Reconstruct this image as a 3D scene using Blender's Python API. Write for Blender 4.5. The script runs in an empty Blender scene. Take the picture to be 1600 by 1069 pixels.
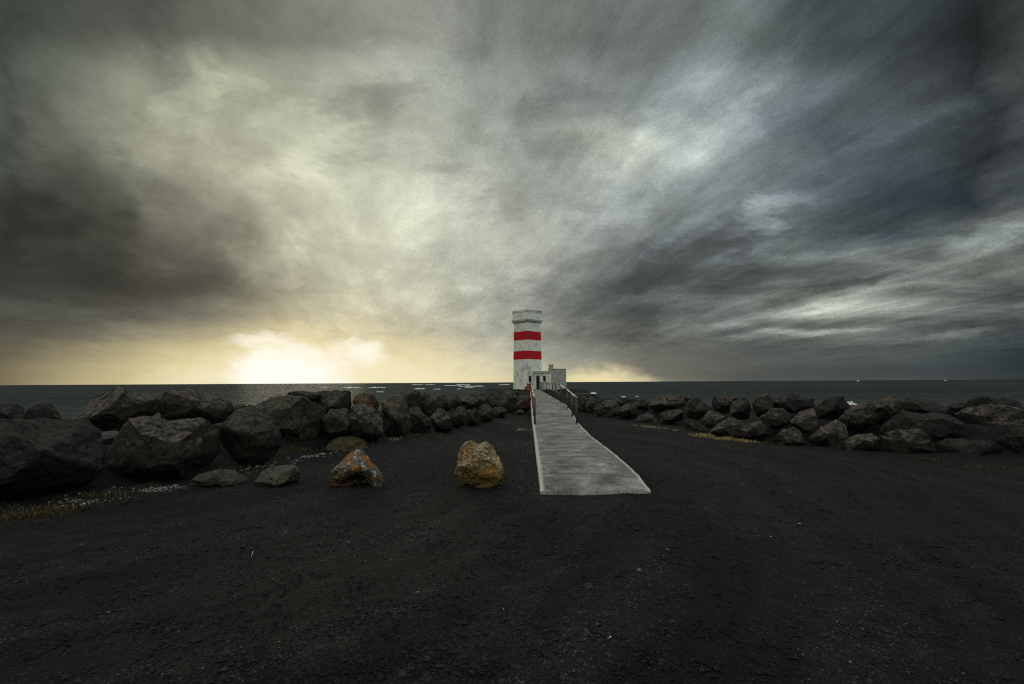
import bpy, bmesh, math, random
import numpy as np
from mathutils import Vector, Matrix

S = bpy.context.scene
C = S.collection
random.seed(7)
RNG = np.random.default_rng(11)
R = math.radians

# ------------------------------------------------------------------ camera
FPX = 800.0                      # focal length in pixels of the 1600 px wide photograph
PITCH, ROLL = R(4.5), R(0.32)
EYE = Vector((0, 0, 1.6))
cam_d = bpy.data.cameras.new('camera')
cam = bpy.data.objects.new('camera', cam_d); C.objects.link(cam)
cam_d.sensor_width = 36; cam_d.lens = 18.0
cam_d.clip_start = 0.05; cam_d.clip_end = 120000
cam.location = EYE
cam_rot = Matrix.Rotation(math.pi / 2 + PITCH, 3, 'X') @ Matrix.Rotation(ROLL * -1, 3, 'Z')
cam.rotation_euler = cam_rot.to_euler()
S.camera = cam

S.view_settings.view_transform = 'Standard'
S.view_settings.look = 'None'
S.view_settings.exposure = 0.0
S.view_settings.gamma = 1.0
S.view_settings.use_curve_mapping = False
S.cycles.use_denoising = False
S.cycles.filter_width = 1.2
S.cycles.max_bounces = 5
S.cycles.diffuse_bounces = 2
S.cycles.glossy_bounces = 2
S.cycles.sample_clamp_indirect = 3
S.cycles.sample_clamp_direct = 8

SUN_AZ, SUN_EL = R(-22), R(5)      # azimuth from +Y towards +X


def lin(c):
    return tuple(((v / 255) / 12.92 if v / 255 <= 0.04045 else ((v / 255 + 0.055) / 1.055) ** 2.4) for v in c)


class NG:
    """small helper round a node tree"""
    def __init__(s, nt):
        s.nt = nt; s.n = nt.nodes; s.l = nt.links

    def _in(s, sock, v):
        if v is None:
            return
        if hasattr(v, 'is_output'):
            s.l.new(v, sock)
        else:
            if sock.type == 'RGBA' and hasattr(v, '__len__') and len(v) == 3:
                v = (*v, 1)
            sock.default_value = v

    def math(s, op, a, b=None, c=None, clamp=False):
        n = s.n.new('ShaderNodeMath'); n.operation = op; n.use_clamp = clamp
        s._in(n.inputs[0], a)
        if b is not None: s._in(n.inputs[1], b)
        if c is not None: s._in(n.inputs[2], c)
        return n.outputs[0]

    def vmath(s, op, a, b=None):
        n = s.n.new('ShaderNodeVectorMath'); n.operation = op
        s._in(n.inputs[0], a)
        if b is not None:
            if op == 'SCALE': s._in(n.inputs['Scale'], b)
            else: s._in(n.inputs[1], b)
        return n.outputs['Value'] if op in ('LENGTH', 'DOT_PRODUCT') else n.outputs[0]

    def xyz(s, x=0.0, y=0.0, z=0.0):
        n = s.n.new('ShaderNodeCombineXYZ')
        s._in(n.inputs[0], x); s._in(n.inputs[1], y); s._in(n.inputs[2], z)
        return n.outputs[0]

    def sep(s, v):
        n = s.n.new('ShaderNodeSeparateXYZ'); s.l.new(v, n.inputs[0]); return n.outputs

    def noise(s, vec, scale, detail=4, rough=0.5, dist=0.0, lac=2.0, color=False):
        n = s.n.new('ShaderNodeTexNoise')
        if vec is not None: s.l.new(vec, n.inputs['Vector'])
        n.inputs['Scale'].default_value = scale; n.inputs['Detail'].default_value = detail
        n.inputs['Roughness'].default_value = rough; n.inputs['Distortion'].default_value = dist
        n.inputs['Lacunarity'].default_value = lac
        return n.outputs['Color'] if color else n.outputs['Fac']

    def voronoi(s, vec, scale, feature='F1', out='Distance', rnd=1.0):
        n = s.n.new('ShaderNodeTexVoronoi'); n.feature = feature
        if vec is not None: s.l.new(vec, n.inputs['Vector'])
        n.inputs['Scale'].default_value = scale; n.inputs['Randomness'].default_value = rnd
        return n.outputs[out]

    def mapping(s, vec, loc=(0, 0, 0), rot=(0, 0, 0), scale=(1, 1, 1), kind='POINT'):
        n = s.n.new('ShaderNodeMapping'); n.vector_type = kind
        s.l.new(vec, n.inputs['Vector'])
        n.inputs['Location'].default_value = loc; n.inputs['Rotation'].default_value = rot
        n.inputs['Scale'].default_value = scale
        return n.outputs[0]

    def ramp(s, fac, stops, interp='LINEAR'):
        n = s.n.new('ShaderNodeValToRGB'); n.color_ramp.interpolation = interp
        e = n.color_ramp.elements
        while len(e) > 1: e.remove(e[0])
        e[0].position = stops[0][0]; e[0].color = (*col3(stops[0][1]), 1)
        for p, c in stops[1:]:
            k = e.new(p); k.color = (*col3(c), 1)
        s.l.new(fac, n.inputs[0])
        return n.outputs[0]

    def maprange(s, v, a, b, c=0.0, d=1.0, kind='SMOOTHSTEP'):
        n = s.n.new('ShaderNodeMapRange'); n.interpolation_type = kind
        s._in(n.inputs[0], v)
        for i, q in enumerate((a, b, c, d)): n.inputs[1 + i].default_value = q
        return n.outputs[0]

    def mix(s, fac, a, b, kind='MIX'):
        n = s.n.new('ShaderNodeMix'); n.data_type = 'RGBA'; n.blend_type = kind
        s._in(n.inputs[0], fac); s._in(n.inputs[6], a); s._in(n.inputs[7], b)
        return n.outputs[2]

    def bump(s, h, strength=0.5, dist=0.02, normal=None):
        n = s.n.new('ShaderNodeBump'); n.inputs['Strength'].default_value = strength
        n.inputs['Distance'].default_value = dist
        s.l.new(h, n.inputs['Height'])
        if normal is not None: s.l.new(normal, n.inputs['Normal'])
        return n.outputs[0]


def col3(c):
    return (c, c, c) if not hasattr(c, '__len__') else tuple(c)[:3]


# ------------------------------------------------------------------ world: low sun behind a streaky overcast
def u_of(px): return (px - 800) / 800
def s_of(py, px=800): return ((597.5 - (px - 800) * 0.0056) - py) / 800

SKY_X = [0, 150, 300, 450, 600, 750, 850, 1000, 1150, 1300, 1450, 1600]
SKY = {
 600: [(120,112,88),(190,178,135),(225,212,160),(245,240,215),(242,228,180),(236,222,178),(200,190,155),(130,126,110),(98,98,92),(86,90,88),(74,79,79),(50,56,58)],
 575: [(115,108,88),(180,170,132),(222,208,160),(240,234,205),(238,224,178),(225,215,180),(180,176,155),(116,114,103),(92,93,87),(84,88,86),(72,78,79),(48,54,57)],
 545: [(98,94,80),(150,142,115),(205,193,150),(232,220,175),(228,214,170),(195,190,170),(150,150,140),(108,108,100),(90,92,88),(90,94,90),(80,86,85),(52,58,60)],
 515: [(85,84,76),(105,103,92),(165,158,132),(212,200,160),(205,198,168),(178,178,162),(140,141,132),(103,105,99),(98,101,97),(110,113,106),(95,99,96),(65,70,70)],
 480: [(68,69,65),(76,77,72),(112,111,102),(188,182,155),(196,194,172),(175,176,162),(135,137,130),(96,100,97),(105,108,104),(125,128,118),(115,118,112),(80,85,83)],
 430: [(52,55,53),(58,60,57),(86,86,79),(165,163,145),(198,198,178),(172,173,160),(140,142,135),(92,97,97),(95,100,100),(95,100,98),(105,109,104),(95,98,92)],
 370: [(42,45,42),(62,62,57),(108,107,96),(175,174,155),(196,197,178),(175,177,164),(150,152,144),(105,110,110),(105,110,110),(78,84,87),(58,65,69),(80,84,82)],
 300: [(45,48,46),(88,90,82),(125,125,112),(165,166,148),(185,187,170),(165,168,156),(145,148,141),(125,130,127),(110,116,118),(78,85,90),(55,62,68),(38,44,48)],
 220: [(60,64,60),(105,107,97),(148,149,132),(172,174,156),(165,168,154),(145,149,141),(140,144,138),(165,168,156),(125,132,133),(82,90,94),(65,71,75),(40,45,48)],
 130: [(62,68,64),(100,104,95),(145,147,130),(150,153,138),(148,151,140),(140,144,138),(132,136,131),(120,125,122),(128,135,136),(88,95,98),(68,73,75),(42,47,48)],
 20:  [(52,58,54),(70,74,68),(92,95,88),(110,113,105),(125,128,121),(112,115,110),(108,111,106),(102,106,102),(100,106,105),(62,68,69),(45,50,52),(32,36,36)],
}
BACK_LOW, BACK_HIGH, ZENITH = (138, 142, 136), (216, 220, 214), (190, 195, 190)


CLOUDS = [  # photo x, y, half width, half height, tilt, strength, flat streak
 (1045, 225, 150, 80, 0.7, 0.32, 0), (640, 300, 190, 120, 0.4, 0.20, 0), (470, 215, 140, 100, -0.2, 0.25, 0), (290, 110, 90, 130, 0.4, 0.35, 0),
 (1230, 345, 110, 40, 0.5, 0.6, 0), (1180, 150, 50, 170, -0.5, 0.28, 0), (1060, 100, 100, 60, 0.3, 0.15, 0), (930, 320, 120, 50, 0.3, 0.35, 0),
 (1380, 462, 240, 40, 0.20, 0.55, 1), (1200, 500, 230, 18, 0.12, 0.55, 1), (1250, 525, 150, 9, 0.08, 0.7, 1), (1525, 524, 110, 12, 0.04, 0.9, 1),
 (1570, 375, 150, 36, 0.35, 0.9, 1), (1340, 440, 90, 12, 0.3, -0.6, 1), (1080, 395, 220, 60, 0.35, -0.45, 0), (960, 480, 190, 60, 0.3, -0.45, 0),
 (1150, 440, 140, 22, 0.3, -0.4, 1), (880, 180, 110, 90, 0.6, -0.35, 0), (760, 250, 80, 120, 0.4, -0.25, 0), (1500, 420, 160, 30, 0.3, -0.5, 1),
 (560, 170, 70, 90, -0.5, -0.3, 0), (220, 440, 240, 70, -0.15, -0.3, 0), (90, 300, 160, 70, -0.2, -0.3, 0), (60, 480, 160, 26, -0.15, 0.4, 1),
 (150, 240, 130, 60, -0.6, -0.3, 0), (620, 60, 160, 80, 0.2, 0.25, 0), (400, 400, 120, 70, 0.2, 0.25, 0), (820, 440, 80, 40, 0.2, 0.3, 0),
 (1300, 590, 340, 22, 0.0, -0.25, 1), (1450, 200, 130, 50, 0.4, 0.25, 0),
]


def q0_x(g, q): return g.sep(q)[0]


def build_world():
    w = bpy.data.worlds.new('World'); S.world = w; w.use_nodes = True
    g = NG(w.node_tree); g.n.clear()
    tc = g.n.new('ShaderNodeTexCoord').outputs['Generated']
    d = g.vmath('NORMALIZE', tc)
    x, y, z = g.sep(d)
    hyp = g.math('SQRT', g.math('ADD', g.math('MULTIPLY', x, x), g.math('MULTIPLY', y, y)))
    den = g.math('MAXIMUM', g.math('ABSOLUTE', y), g.math('MULTIPLY', hyp, 0.55))
    den = g.math('MAXIMUM', den, 0.02)
    s0 = g.math('DIVIDE', z, den)
    az0 = g.math('ARCTAN2', x, y)
    # cloud deck seen from below: streaks run away towards the left of the tower
    zz = g.math('ADD', g.math('MAXIMUM', z, 0.0), 0.10)
    deck = g.xyz(g.math('DIVIDE', x, zz), g.math('DIVIDE', y, zz), 0.0)
    deck = g.mapping(deck, rot=(0, 0, R(-12)))
    streak_v = g.mapping(deck, scale=(0.9, 0.55, 1.0))
    # warp of the broad tone layout
    wn = g.noise(streak_v, 1.1, 5, 0.6, 0.6, color=True)
    wx, wy, wz = g.sep(wn)
    fine = g.noise(d, 5.0, 6, 0.6, 0.4, color=True)
    fx, fy, fz = g.sep(fine)
    lift = g.maprange(s0, 0.02, 0.36, 0.10, 1.0)
    du = g.math('ADD', g.math('MULTIPLY', g.math('SUBTRACT', wx, 0.5), 0.16), g.math('MULTIPLY', g.math('SUBTRACT', fx, 0.5), 0.26))
    ds = g.math('ADD', g.math('MULTIPLY', g.math('SUBTRACT', wy, 0.5), 0.14), g.math('MULTIPLY', g.math('SUBTRACT', fy, 0.5), 0.20))
    az = g.math('MULTIPLY_ADD', du, lift, az0)
    s = g.math('MULTIPLY_ADD', ds, lift, s0)
    fac = g.math('MULTIPLY_ADD', az, 1 / (2 * math.pi), 0.5)

    def soft(c, k=0.0):
        m_ = 0.3 * c[0] + 0.59 * c[1] + 0.11 * c[2]
        return tuple(v + (m_ - v) * k for v in c)

    def row(cols, back):
        cols = [soft(c) for c in cols]
        st = [(0.0, lin(back)), (0.14, lin(back))]
        e0, e1 = cols[0], cols[-1]
        st.append((0.29, tuple(a * 0.6 + b * 0.4 for a, b in zip(lin(e0), lin(back)))))
        for px, c in zip(SKY_X, cols):
            st.append((0.5 + math.atan(u_of(px)) / (2 * math.pi), lin(c)))
        st.append((0.71, tuple(a * 0.6 + b * 0.4 for a, b in zip(lin(e1), lin(back)))))
        st += [(0.86, lin(back)), (1.0, lin(back))]
        return g.ramp(fac, st)
    rows = sorted(SKY.items(), reverse=True)
    cur = row(rows[0][1], BACK_LOW)
    for (ya, _), (yb, cols) in zip(rows, rows[1:]):
        m = g.maprange(s, s_of(ya), s_of(yb), kind='SMOOTHSTEP')
        cur = g.mix(m, cur, row(cols, BACK_LOW if yb > 300 else BACK_HIGH))
    cur = g.mix(g.maprange(s, s_of(0), 2.2), cur, lin(ZENITH))

    # streaks of light and dark cloud
    n1 = g.noise(streak_v, 2.3, 11, 0.66, 0.5)
    n2 = g.noise(g.mapping(deck, loc=(3.1, 1.7, 0), scale=(1.0, 0.20, 1.0)), 4.2, 10, 0.64, 0.25)
    n3 = g.noise(g.mapping(d, scale=(1, 1, 1.5)), 5.0, 11, 0.64, 0.4)
    k = g.math('MULTIPLY_ADD', g.math('SUBTRACT', n1, 0.5), g.maprange(az0, -0.35, 0.45, 0.8, 1.5), 1.0)
    right = g.maprange(az0, -0.35, 0.40, 0.55, 1.7)
    k2 = g.math('MULTIPLY', g.math('SUBTRACT', n2, 0.5), right)
    k3 = g.math('MULTIPLY', g.math('SUBTRACT', n3, 0.5), g.maprange(az0, -0.25, 0.45, 1.1, 0.7))
    amp = g.maprange(s0, 0.0, 0.14, 0.12, 1.0)
    tot = g.math('ADD', g.math('ADD', g.math('SUBTRACT', k, 1.0), k2), k3)
    tot = g.math('MULTIPLY', tot, amp)
    # single clouds, each at its own bearing and height, torn by turbulence
    q0 = g.xyz(g.math('DIVIDE', x, den), s0, 0.0)
    t1 = g.vmath('SUBTRACT', g.noise(g.mapping(q0, rot=(0, 0, R(-20)), scale=(3.0, 6.5, 1)), 1.0, 11, 0.66, 0.3, color=True), (0.5, 0.5, 0.5))
    qc = g.vmath('ADD', q0, g.vmath('MULTIPLY', t1, (0.55, 0.40, 0.0)))
    qs = g.vmath('ADD', q0, g.vmath('MULTIPLY', t1, (0.30, 0.07, 0.0)))
    for (px, py, rx, ry, rot, am, v_) in CLOUDS:
        mp = g.mapping(qs if v_ else qc, loc=(u_of(px), s_of(py), 0), rot=(0, 0, rot), scale=(rx / 800, ry / 800, 1.0), kind='TEXTURE')
        r_ = g.vmath('LENGTH', g.vmath('MULTIPLY', mp, (1, 1, 0)))
        w_ = g.math('MULTIPLY', g.maprange(r_, 1.0, 0.15), g.math('GREATER_THAN', y, 0.0))
        tot = g.math('MULTIPLY_ADD', w_, am, tot)
    wisp = g.noise(g.mapping(q0, rot=(0, 0, R(-16)), scale=(3.0, 22.0, 1)), 1.0, 7, 0.62, 0.9)
    wm = g.math('MULTIPLY', g.maprange(q0_x(g, q0), 0.1, 0.55), g.math('MULTIPLY', g.maprange(s0, 0.03, 0.09), g.maprange(s0, 0.42, 0.16)))
    tot = g.math('MULTIPLY_ADD', g.math('MULTIPLY', g.math('SUBTRACT', wisp, 0.48), wm), 2.4, tot)
    # fine film-like grain put into the sky colour, strongest in the middle and right
    film_grain = g.noise(d, 420.0, 2, 0.8)
    tot = g.math('MULTIPLY_ADD', g.math('MULTIPLY', g.math('SUBTRACT', film_grain, 0.5), g.math('MULTIPLY', g.maprange(az0, -0.5, 0.0, 0.25, 1.0), g.maprange(s0, 0.01, 0.08))), 0.8, tot)
    gain = g.math('POWER', 2.0, g.math('MULTIPLY', tot, 1.45))
    cur = g.vmath('SCALE', cur, gain)
    cur = g.mix(g.maprange(az0, -0.5, 0.4), g.vmath('MULTIPLY', cur, (1.02, 1.01, 0.97)), g.vmath('MULTIPLY', cur, (0.96, 1.0, 1.01)))
    cur = g.vmath('SCALE', cur, g.maprange(s0, 0.05, 0.45, 0.98, 1.26))

    # bright openings near the horizon, with ragged cloud edges
    front = g.math('GREATER_THAN', y, 0.05)
    u = g.math('DIVIDE', x, den)
    Q = g.xyz(u, s0, 0.0)
    qn = g.noise(g.mapping(Q, scale=(1, 1.8, 1)), 9.0, 8, 0.66, 0.3, color=True)
    qn = g.vmath('SUBTRACT', qn, (0.5, 0.5, 0.5))
    Qw = g.vmath('ADD', Q, g.vmath('MULTIPLY', qn, (0.17, 0.085, 0.0)))

    def blob(px, py, rx, ry, rot=0.0, lo=0.0, hi=0.35, vec=None):
        m = g.mapping(vec or Qw, loc=(u_of(px), s_of(py), 0), rot=(0, 0, rot), scale=(rx / 800, ry / 800, 1.0), kind='TEXTURE')
        r = g.vmath('LENGTH', g.vmath('MULTIPLY', m, (1, 1, 0)))
        return g.math('MULTIPLY', g.maprange(g.math('SUBTRACT', 1.0, r), lo, hi), front)
    glow = blob(470, 575, 380, 70, 0, 0.0, 1.0, Q)
    cur = g.mix(g.math('MULTIPLY', glow, 0.18), cur, lin((240, 222, 168)))
    sun = g.math('MAXIMUM', blob(455, 590, 120, 76, 0, 0.0, 0.42), blob(560, 548, 70, 26, -0.12, 0.0, 0.9))
    halo = blob(470, 585, 300, 95, 0, 0.0, 1.0)
    cur = g.mix(g.math('MULTIPLY', halo, 0.8), cur, lin((243, 230, 185)))
    wings = g.math('MAXIMUM', blob(330, 592, 170, 34, 0.1, 0.0, 0.9), blob(610, 585, 150, 40, -0.1, 0.0, 0.9))
    cur = g.mix(g.math('MULTIPLY', wings, 0.55), cur, (0.92, 0.84, 0.60))
    sun = g.math('MAXIMUM', sun, g.math('MULTIPLY', blob(410, 530, 80, 18, -0.05, 0.0, 1.0), 0.9))
    cur = g.mix(sun, cur, (0.98, 0.93, 0.76))
    core = blob(440, 585, 90, 52, 0, 0.0, 0.7)
    cur = g.mix(core, cur, (1.05, 1.03, 0.93))
    cream = blob(925, 606, 140, 42, 0, 0.0, 0.75)
    cur = g.mix(cream, cur, lin((232, 218, 172)))

    # below the horizon: dull sea grey
    cur = g.mix(g.maprange(z, -0.02, -0.002), lin((40, 44, 42)), cur)
    sk = g.n.new('ShaderNodeTexSky'); sk.sky_type = 'NISHITA'; sk.sun_disc = False
    sk.sun_elevation = SUN_EL; sk.sun_rotation = SUN_AZ
    sk.dust_density = 3.0; sk.air_density = 1.0
    cur = g.vmath('SCALE', cur, 10.0)
    cur = g.mix(0.005, cur, sk.outputs[0])
    bg = g.n.new('ShaderNodeBackground'); bg.inputs['Strength'].default_value = 0.1
    g.l.new(cur, bg.inputs['Color'])
    out = g.n.new('ShaderNodeOutputWorld'); g.l.new(bg.outputs[0], out.inputs[0])
    w.cycles.sampling_method = 'MANUAL'; w.cycles.sample_map_resolution = 512


build_world()

sun_d = bpy.data.lights.new('sun', 'SUN'); sun_d.energy = 0.5; sun_d.angle = R(12)
sun_d.color = (1.0, 0.86, 0.64)
sun = bpy.data.objects.new('sun', sun_d); C.objects.link(sun)
sv = Vector((math.sin(SUN_AZ) * math.cos(SUN_EL), math.cos(SUN_AZ) * math.cos(SUN_EL), math.sin(SUN_EL)))
sun.rotation_euler = sv.to_track_quat('Z', 'Y').to_euler()


# ------------------------------------------------------------------ photo pixel -> world
def ray(px, py):
    v = Vector(((px - 800) / FPX, (534.5 - py) / FPX, -1.0))
    return cam_rot @ v


def at(px, py, Y):
    v = ray(px, py)
    return EYE + v * (Y / v.y)


def ground(px, py, z=0.0):
    v = ray(px, py)
    return EYE + v * ((z - EYE.z) / v.z)


# ------------------------------------------------------------------ numpy noise
def _hash(i, j, k, seed):
    n = (i * 374761393 + j * 668265263 + k * 2147483647 + seed * 1274126177) & 0xFFFFFFFF
    n = ((n ^ (n >> 13)) * 1274126177) & 0xFFFFFFFF
    n = (n ^ (n >> 16)) & 0xFFFFFFFF
    return n / 4294967295.0


def vnoise(p, seed=0):
    p = np.asarray(p, float)
    b = np.floor(p).astype(np.int64); f = p - b
    f = f * f * f * (f * (f * 6 - 15) + 10)
    r = 0
    for dx in (0, 1):
        for dy in (0, 1):
            for dz in (0, 1):
                wgt = (f[:, 0] if dx else 1 - f[:, 0]) * (f[:, 1] if dy else 1 - f[:, 1]) * (f[:, 2] if dz else 1 - f[:, 2])
                r = r + wgt * _hash(b[:, 0] + dx, b[:, 1] + dy, b[:, 2] + dz, seed)
    return r * 2 - 1


def fbm(p, octaves=4, seed=0, gain=0.5):
    p = np.asarray(p, float); a = 1.0; r = 0
    for o in range(octaves):
        r = r + a * vnoise(p * 2 ** o + 17.3 * o, seed + o); a *= gain
    return r


# ------------------------------------------------------------------ object helpers
def link_mesh(name, me, parent=None):
    o = bpy.data.objects.new(name, me); C.objects.link(o)
    if parent: o.parent = parent
    return o


def mesh_np(name, V, F, mat=None, smooth=True, parent=None):
    me = bpy.data.meshes.new(name)
    V = np.asarray(V, np.float32); F = np.asarray(F, np.int32)
    k = F.shape[1]
    me.vertices.add(len(V)); me.vertices.foreach_set('co', V.ravel())
    me.loops.add(F.size); me.loops.foreach_set('vertex_index', F.ravel())
    me.polygons.add(len(F)); me.polygons.foreach_set('loop_start', np.arange(0, F.size, k, dtype=np.int32))
    me.polygons.foreach_set('use_smooth', np.full(len(F), smooth))
    me.update(calc_edges=True); me.validate()
    if mat: me.materials.append(mat)
    return link_mesh(name, me, parent)


def tag(o, label=None, cat=None, group=None, kind=None):
    if label: o['label'] = label
    if cat: o['category'] = cat
    if group: o['group'] = group
    if kind: o['kind'] = kind
    return o


def empty(name, loc, label, cat, group=None):
    o = bpy.data.objects.new(name, None); C.objects.link(o); o.location = loc
    o.empty_display_size = 0.3
    return tag(o, label, cat, group)


class MB:
    def __init__(s): s.bm = bmesh.new()

    def box(s, x0, x1, y0, y1, z0, z1, taper=None, M=None, bevel=0.0):
        vs = []
        for (zz, t) in ((z0, 0), (z1, taper or 0)):
            for (xx, yy) in ((x0 + t, y0 + t), (x1 - t, y0 + t), (x1 - t, y1 - t), (x0 + t, y1 - t)):
                v = Vector((xx, yy, zz))
                vs.append(s.bm.verts.new(M @ v if M else v))
        fs = [s.bm.faces.new([vs[i] for i in q]) for q in ((3, 2, 1, 0), (4, 5, 6, 7), (0, 1, 5, 4), (1, 2, 6, 5), (2, 3, 7, 6), (3, 0, 4, 7))]
        if bevel:
            ed = {e for f in fs for e in f.edges}
            bmesh.ops.bevel(s.bm, geom=list(ed), offset=bevel, segments=2, affect='EDGES', profile=0.6)
        return s

    def tube(s, a, b, r0, r1=None, n=8):
        a, b = Vector(a), Vector(b); r1 = r0 if r1 is None else r1
        d = (b - a).normalized()
        q = d.to_track_quat('Z', 'Y').to_matrix()
        A, B = [], []
        for i in range(n):
            c = Vector((math.cos(2 * math.pi * i / n), math.sin(2 * math.pi * i / n), 0))
            A.append(s.bm.verts.new(a + q @ (c * r0))); B.append(s.bm.verts.new(b + q @ (c * r1)))
        for i in range(n):
            s.bm.faces.new([A[i], A[(i + 1) % n], B[(i + 1) % n], B[i]])
        s.bm.faces.new(A[::-1]); s.bm.faces.new(B)
        return s

    def torus(s, M, r, t, n=20, m=8):
        ring = []
        for i in range(n):
            a = 2 * math.pi * i / n; row = []
            for j in range(m):
                b = 2 * math.pi * j / m
                row.append(s.bm.verts.new(M @ Vector(((r + t * math.cos(b)) * math.cos(a), t * math.sin(b), (r + t * math.cos(b)) * math.sin(a)))))
            ring.append(row)
        for i in range(n):
            for j in range(m):
                s.bm.faces.new([ring[i][j], ring[(i + 1) % n][j], ring[(i + 1) % n][(j + 1) % m], ring[i][(j + 1) % m]])
        return s

    def build(s, name, mat, parent=None, smooth=False):
        bmesh.ops.recalc_face_normals(s.bm, faces=s.bm.faces)
        me = bpy.data.meshes.new(name); s.bm.to_mesh(me); s.bm.free()
        if smooth:
            for p in me.polygons: p.use_smooth = True
        me.materials.append(mat)
        return link_mesh(name, me, parent)


# ------------------------------------------------------------------ materials
def new_mat(name):
    m = bpy.data.materials.new(name); m.use_nodes = True
    g = NG(m.node_tree); g.n.clear()
    b = g.n.new('ShaderNodeBsdfPrincipled'); o = g.n.new('ShaderNodeOutputMaterial')
    g.l.new(b.outputs[0], o.inputs[0])
    return m, g, b


def P(g, b, **k):
    names = dict(color='Base Color', rough='Roughness', metal='Metallic', normal='Normal', spec='Specular IOR Level', ior='IOR')
    for a, v in k.items(): g._in(b.inputs[names[a]], v)


def ground_tone(g, p):
    big = g.noise(g.mapping(p, scale=(0.35, 0.35, 1)), 1.0, 4, 0.6, 0.6)
    # wheel-worn bands that sweep round towards the right-hand wall
    rel = g.vmath('MULTIPLY', g.vmath('ADD', g.vmath('SUBTRACT', p, (-7, 10.5, 0)), g.vmath('SCALE', g.noise(p, 0.16, 2, 0.5, color=True), 2.2)), (1, 1, 0))
    rx_, ry_, _z = g.sep(rel)
    band = g.noise(g.xyz(g.math('MULTIPLY', g.vmath('LENGTH', rel), 1.5), g.math('MULTIPLY', g.math('ARCTAN2', rx_, ry_), 1.6), 0.0), 1.0, 6, 0.68, 0.2)
    mid = g.noise(p, 6.0, 5, 0.65, 0.3)
    tone = g.math('ADD', g.maprange(big, 0.38, 0.62, 0.06, 0.36), g.maprange(band, 0.42, 0.60, 0.0, 0.75))
    return g.math('MULTIPLY', tone, g.maprange(mid, 0.3, 0.7, 0.45, 1.35)), mid


def mat_gravel():
    m, g, b = new_mat('black_gravel')
    p = g.n.new('ShaderNodeNewGeometry').outputs['Position']
    tone, mid = ground_tone(g, p)
    v = g.voronoi(p, 95.0, out='Color')
    vd = g.voronoi(p, 95.0)
    vd2 = g.voronoi(p, 38.0)
    grain = g.noise(p, 160.0, 3, 0.7)
    vr = g.sep(v)[0]
    base = g.ramp(vr, [(0.0, (0.002, 0.002, 0.002)), (0.5, (0.0095, 0.0105, 0.010)), (0.85, (0.025, 0.027, 0.025)), (0.985, (0.05, 0.052, 0.048)), (0.997, (0.2, 0.2, 0.19)), (1.0, (0.35, 0.35, 0.33))])
    c = g.vmath('SCALE', base, tone)
    hue = g.noise(p, 40.0, 2, 0.5, color=True)
    c = g.mix(0.35, c, g.vmath('MULTIPLY', c, g.vmath('SCALE', hue, 2.0)))
    h = g.math('ADD', g.math('MULTIPLY', vd, -0.6), g.math('ADD', g.math('MULTIPLY', vd2, -0.9), g.math('MULTIPLY', mid, 2.0)))
    h = g.math('ADD', h, g.math('MULTIPLY', grain, 0.3))
    P(g, b, color=c, rough=0.85, spec=0.25, normal=g.bump(h, 1.0, 0.05))
    return m


def mat_stone(name, c0, c1, pale=None, seed=0.0):
    m, g, b = new_mat(name)
    at_ = g.n.new('ShaderNodeAttribute'); at_.attribute_name = 'tone'
    f = at_.outputs['Fac']
    st = [(0.0, c0), (0.85, c1)]
    if pale: st += [(0.97, c1), (1.0, pale)]
    c = g.ramp(f, st)
    if name == 'gravel_stone':
        t, _ = ground_tone(g, g.n.new('ShaderNodeNewGeometry').outputs['Position'])
        c = g.vmath('SCALE', c, t)
    P(g, b, color=c, rough=0.8, spec=0.3)
    return m


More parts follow.
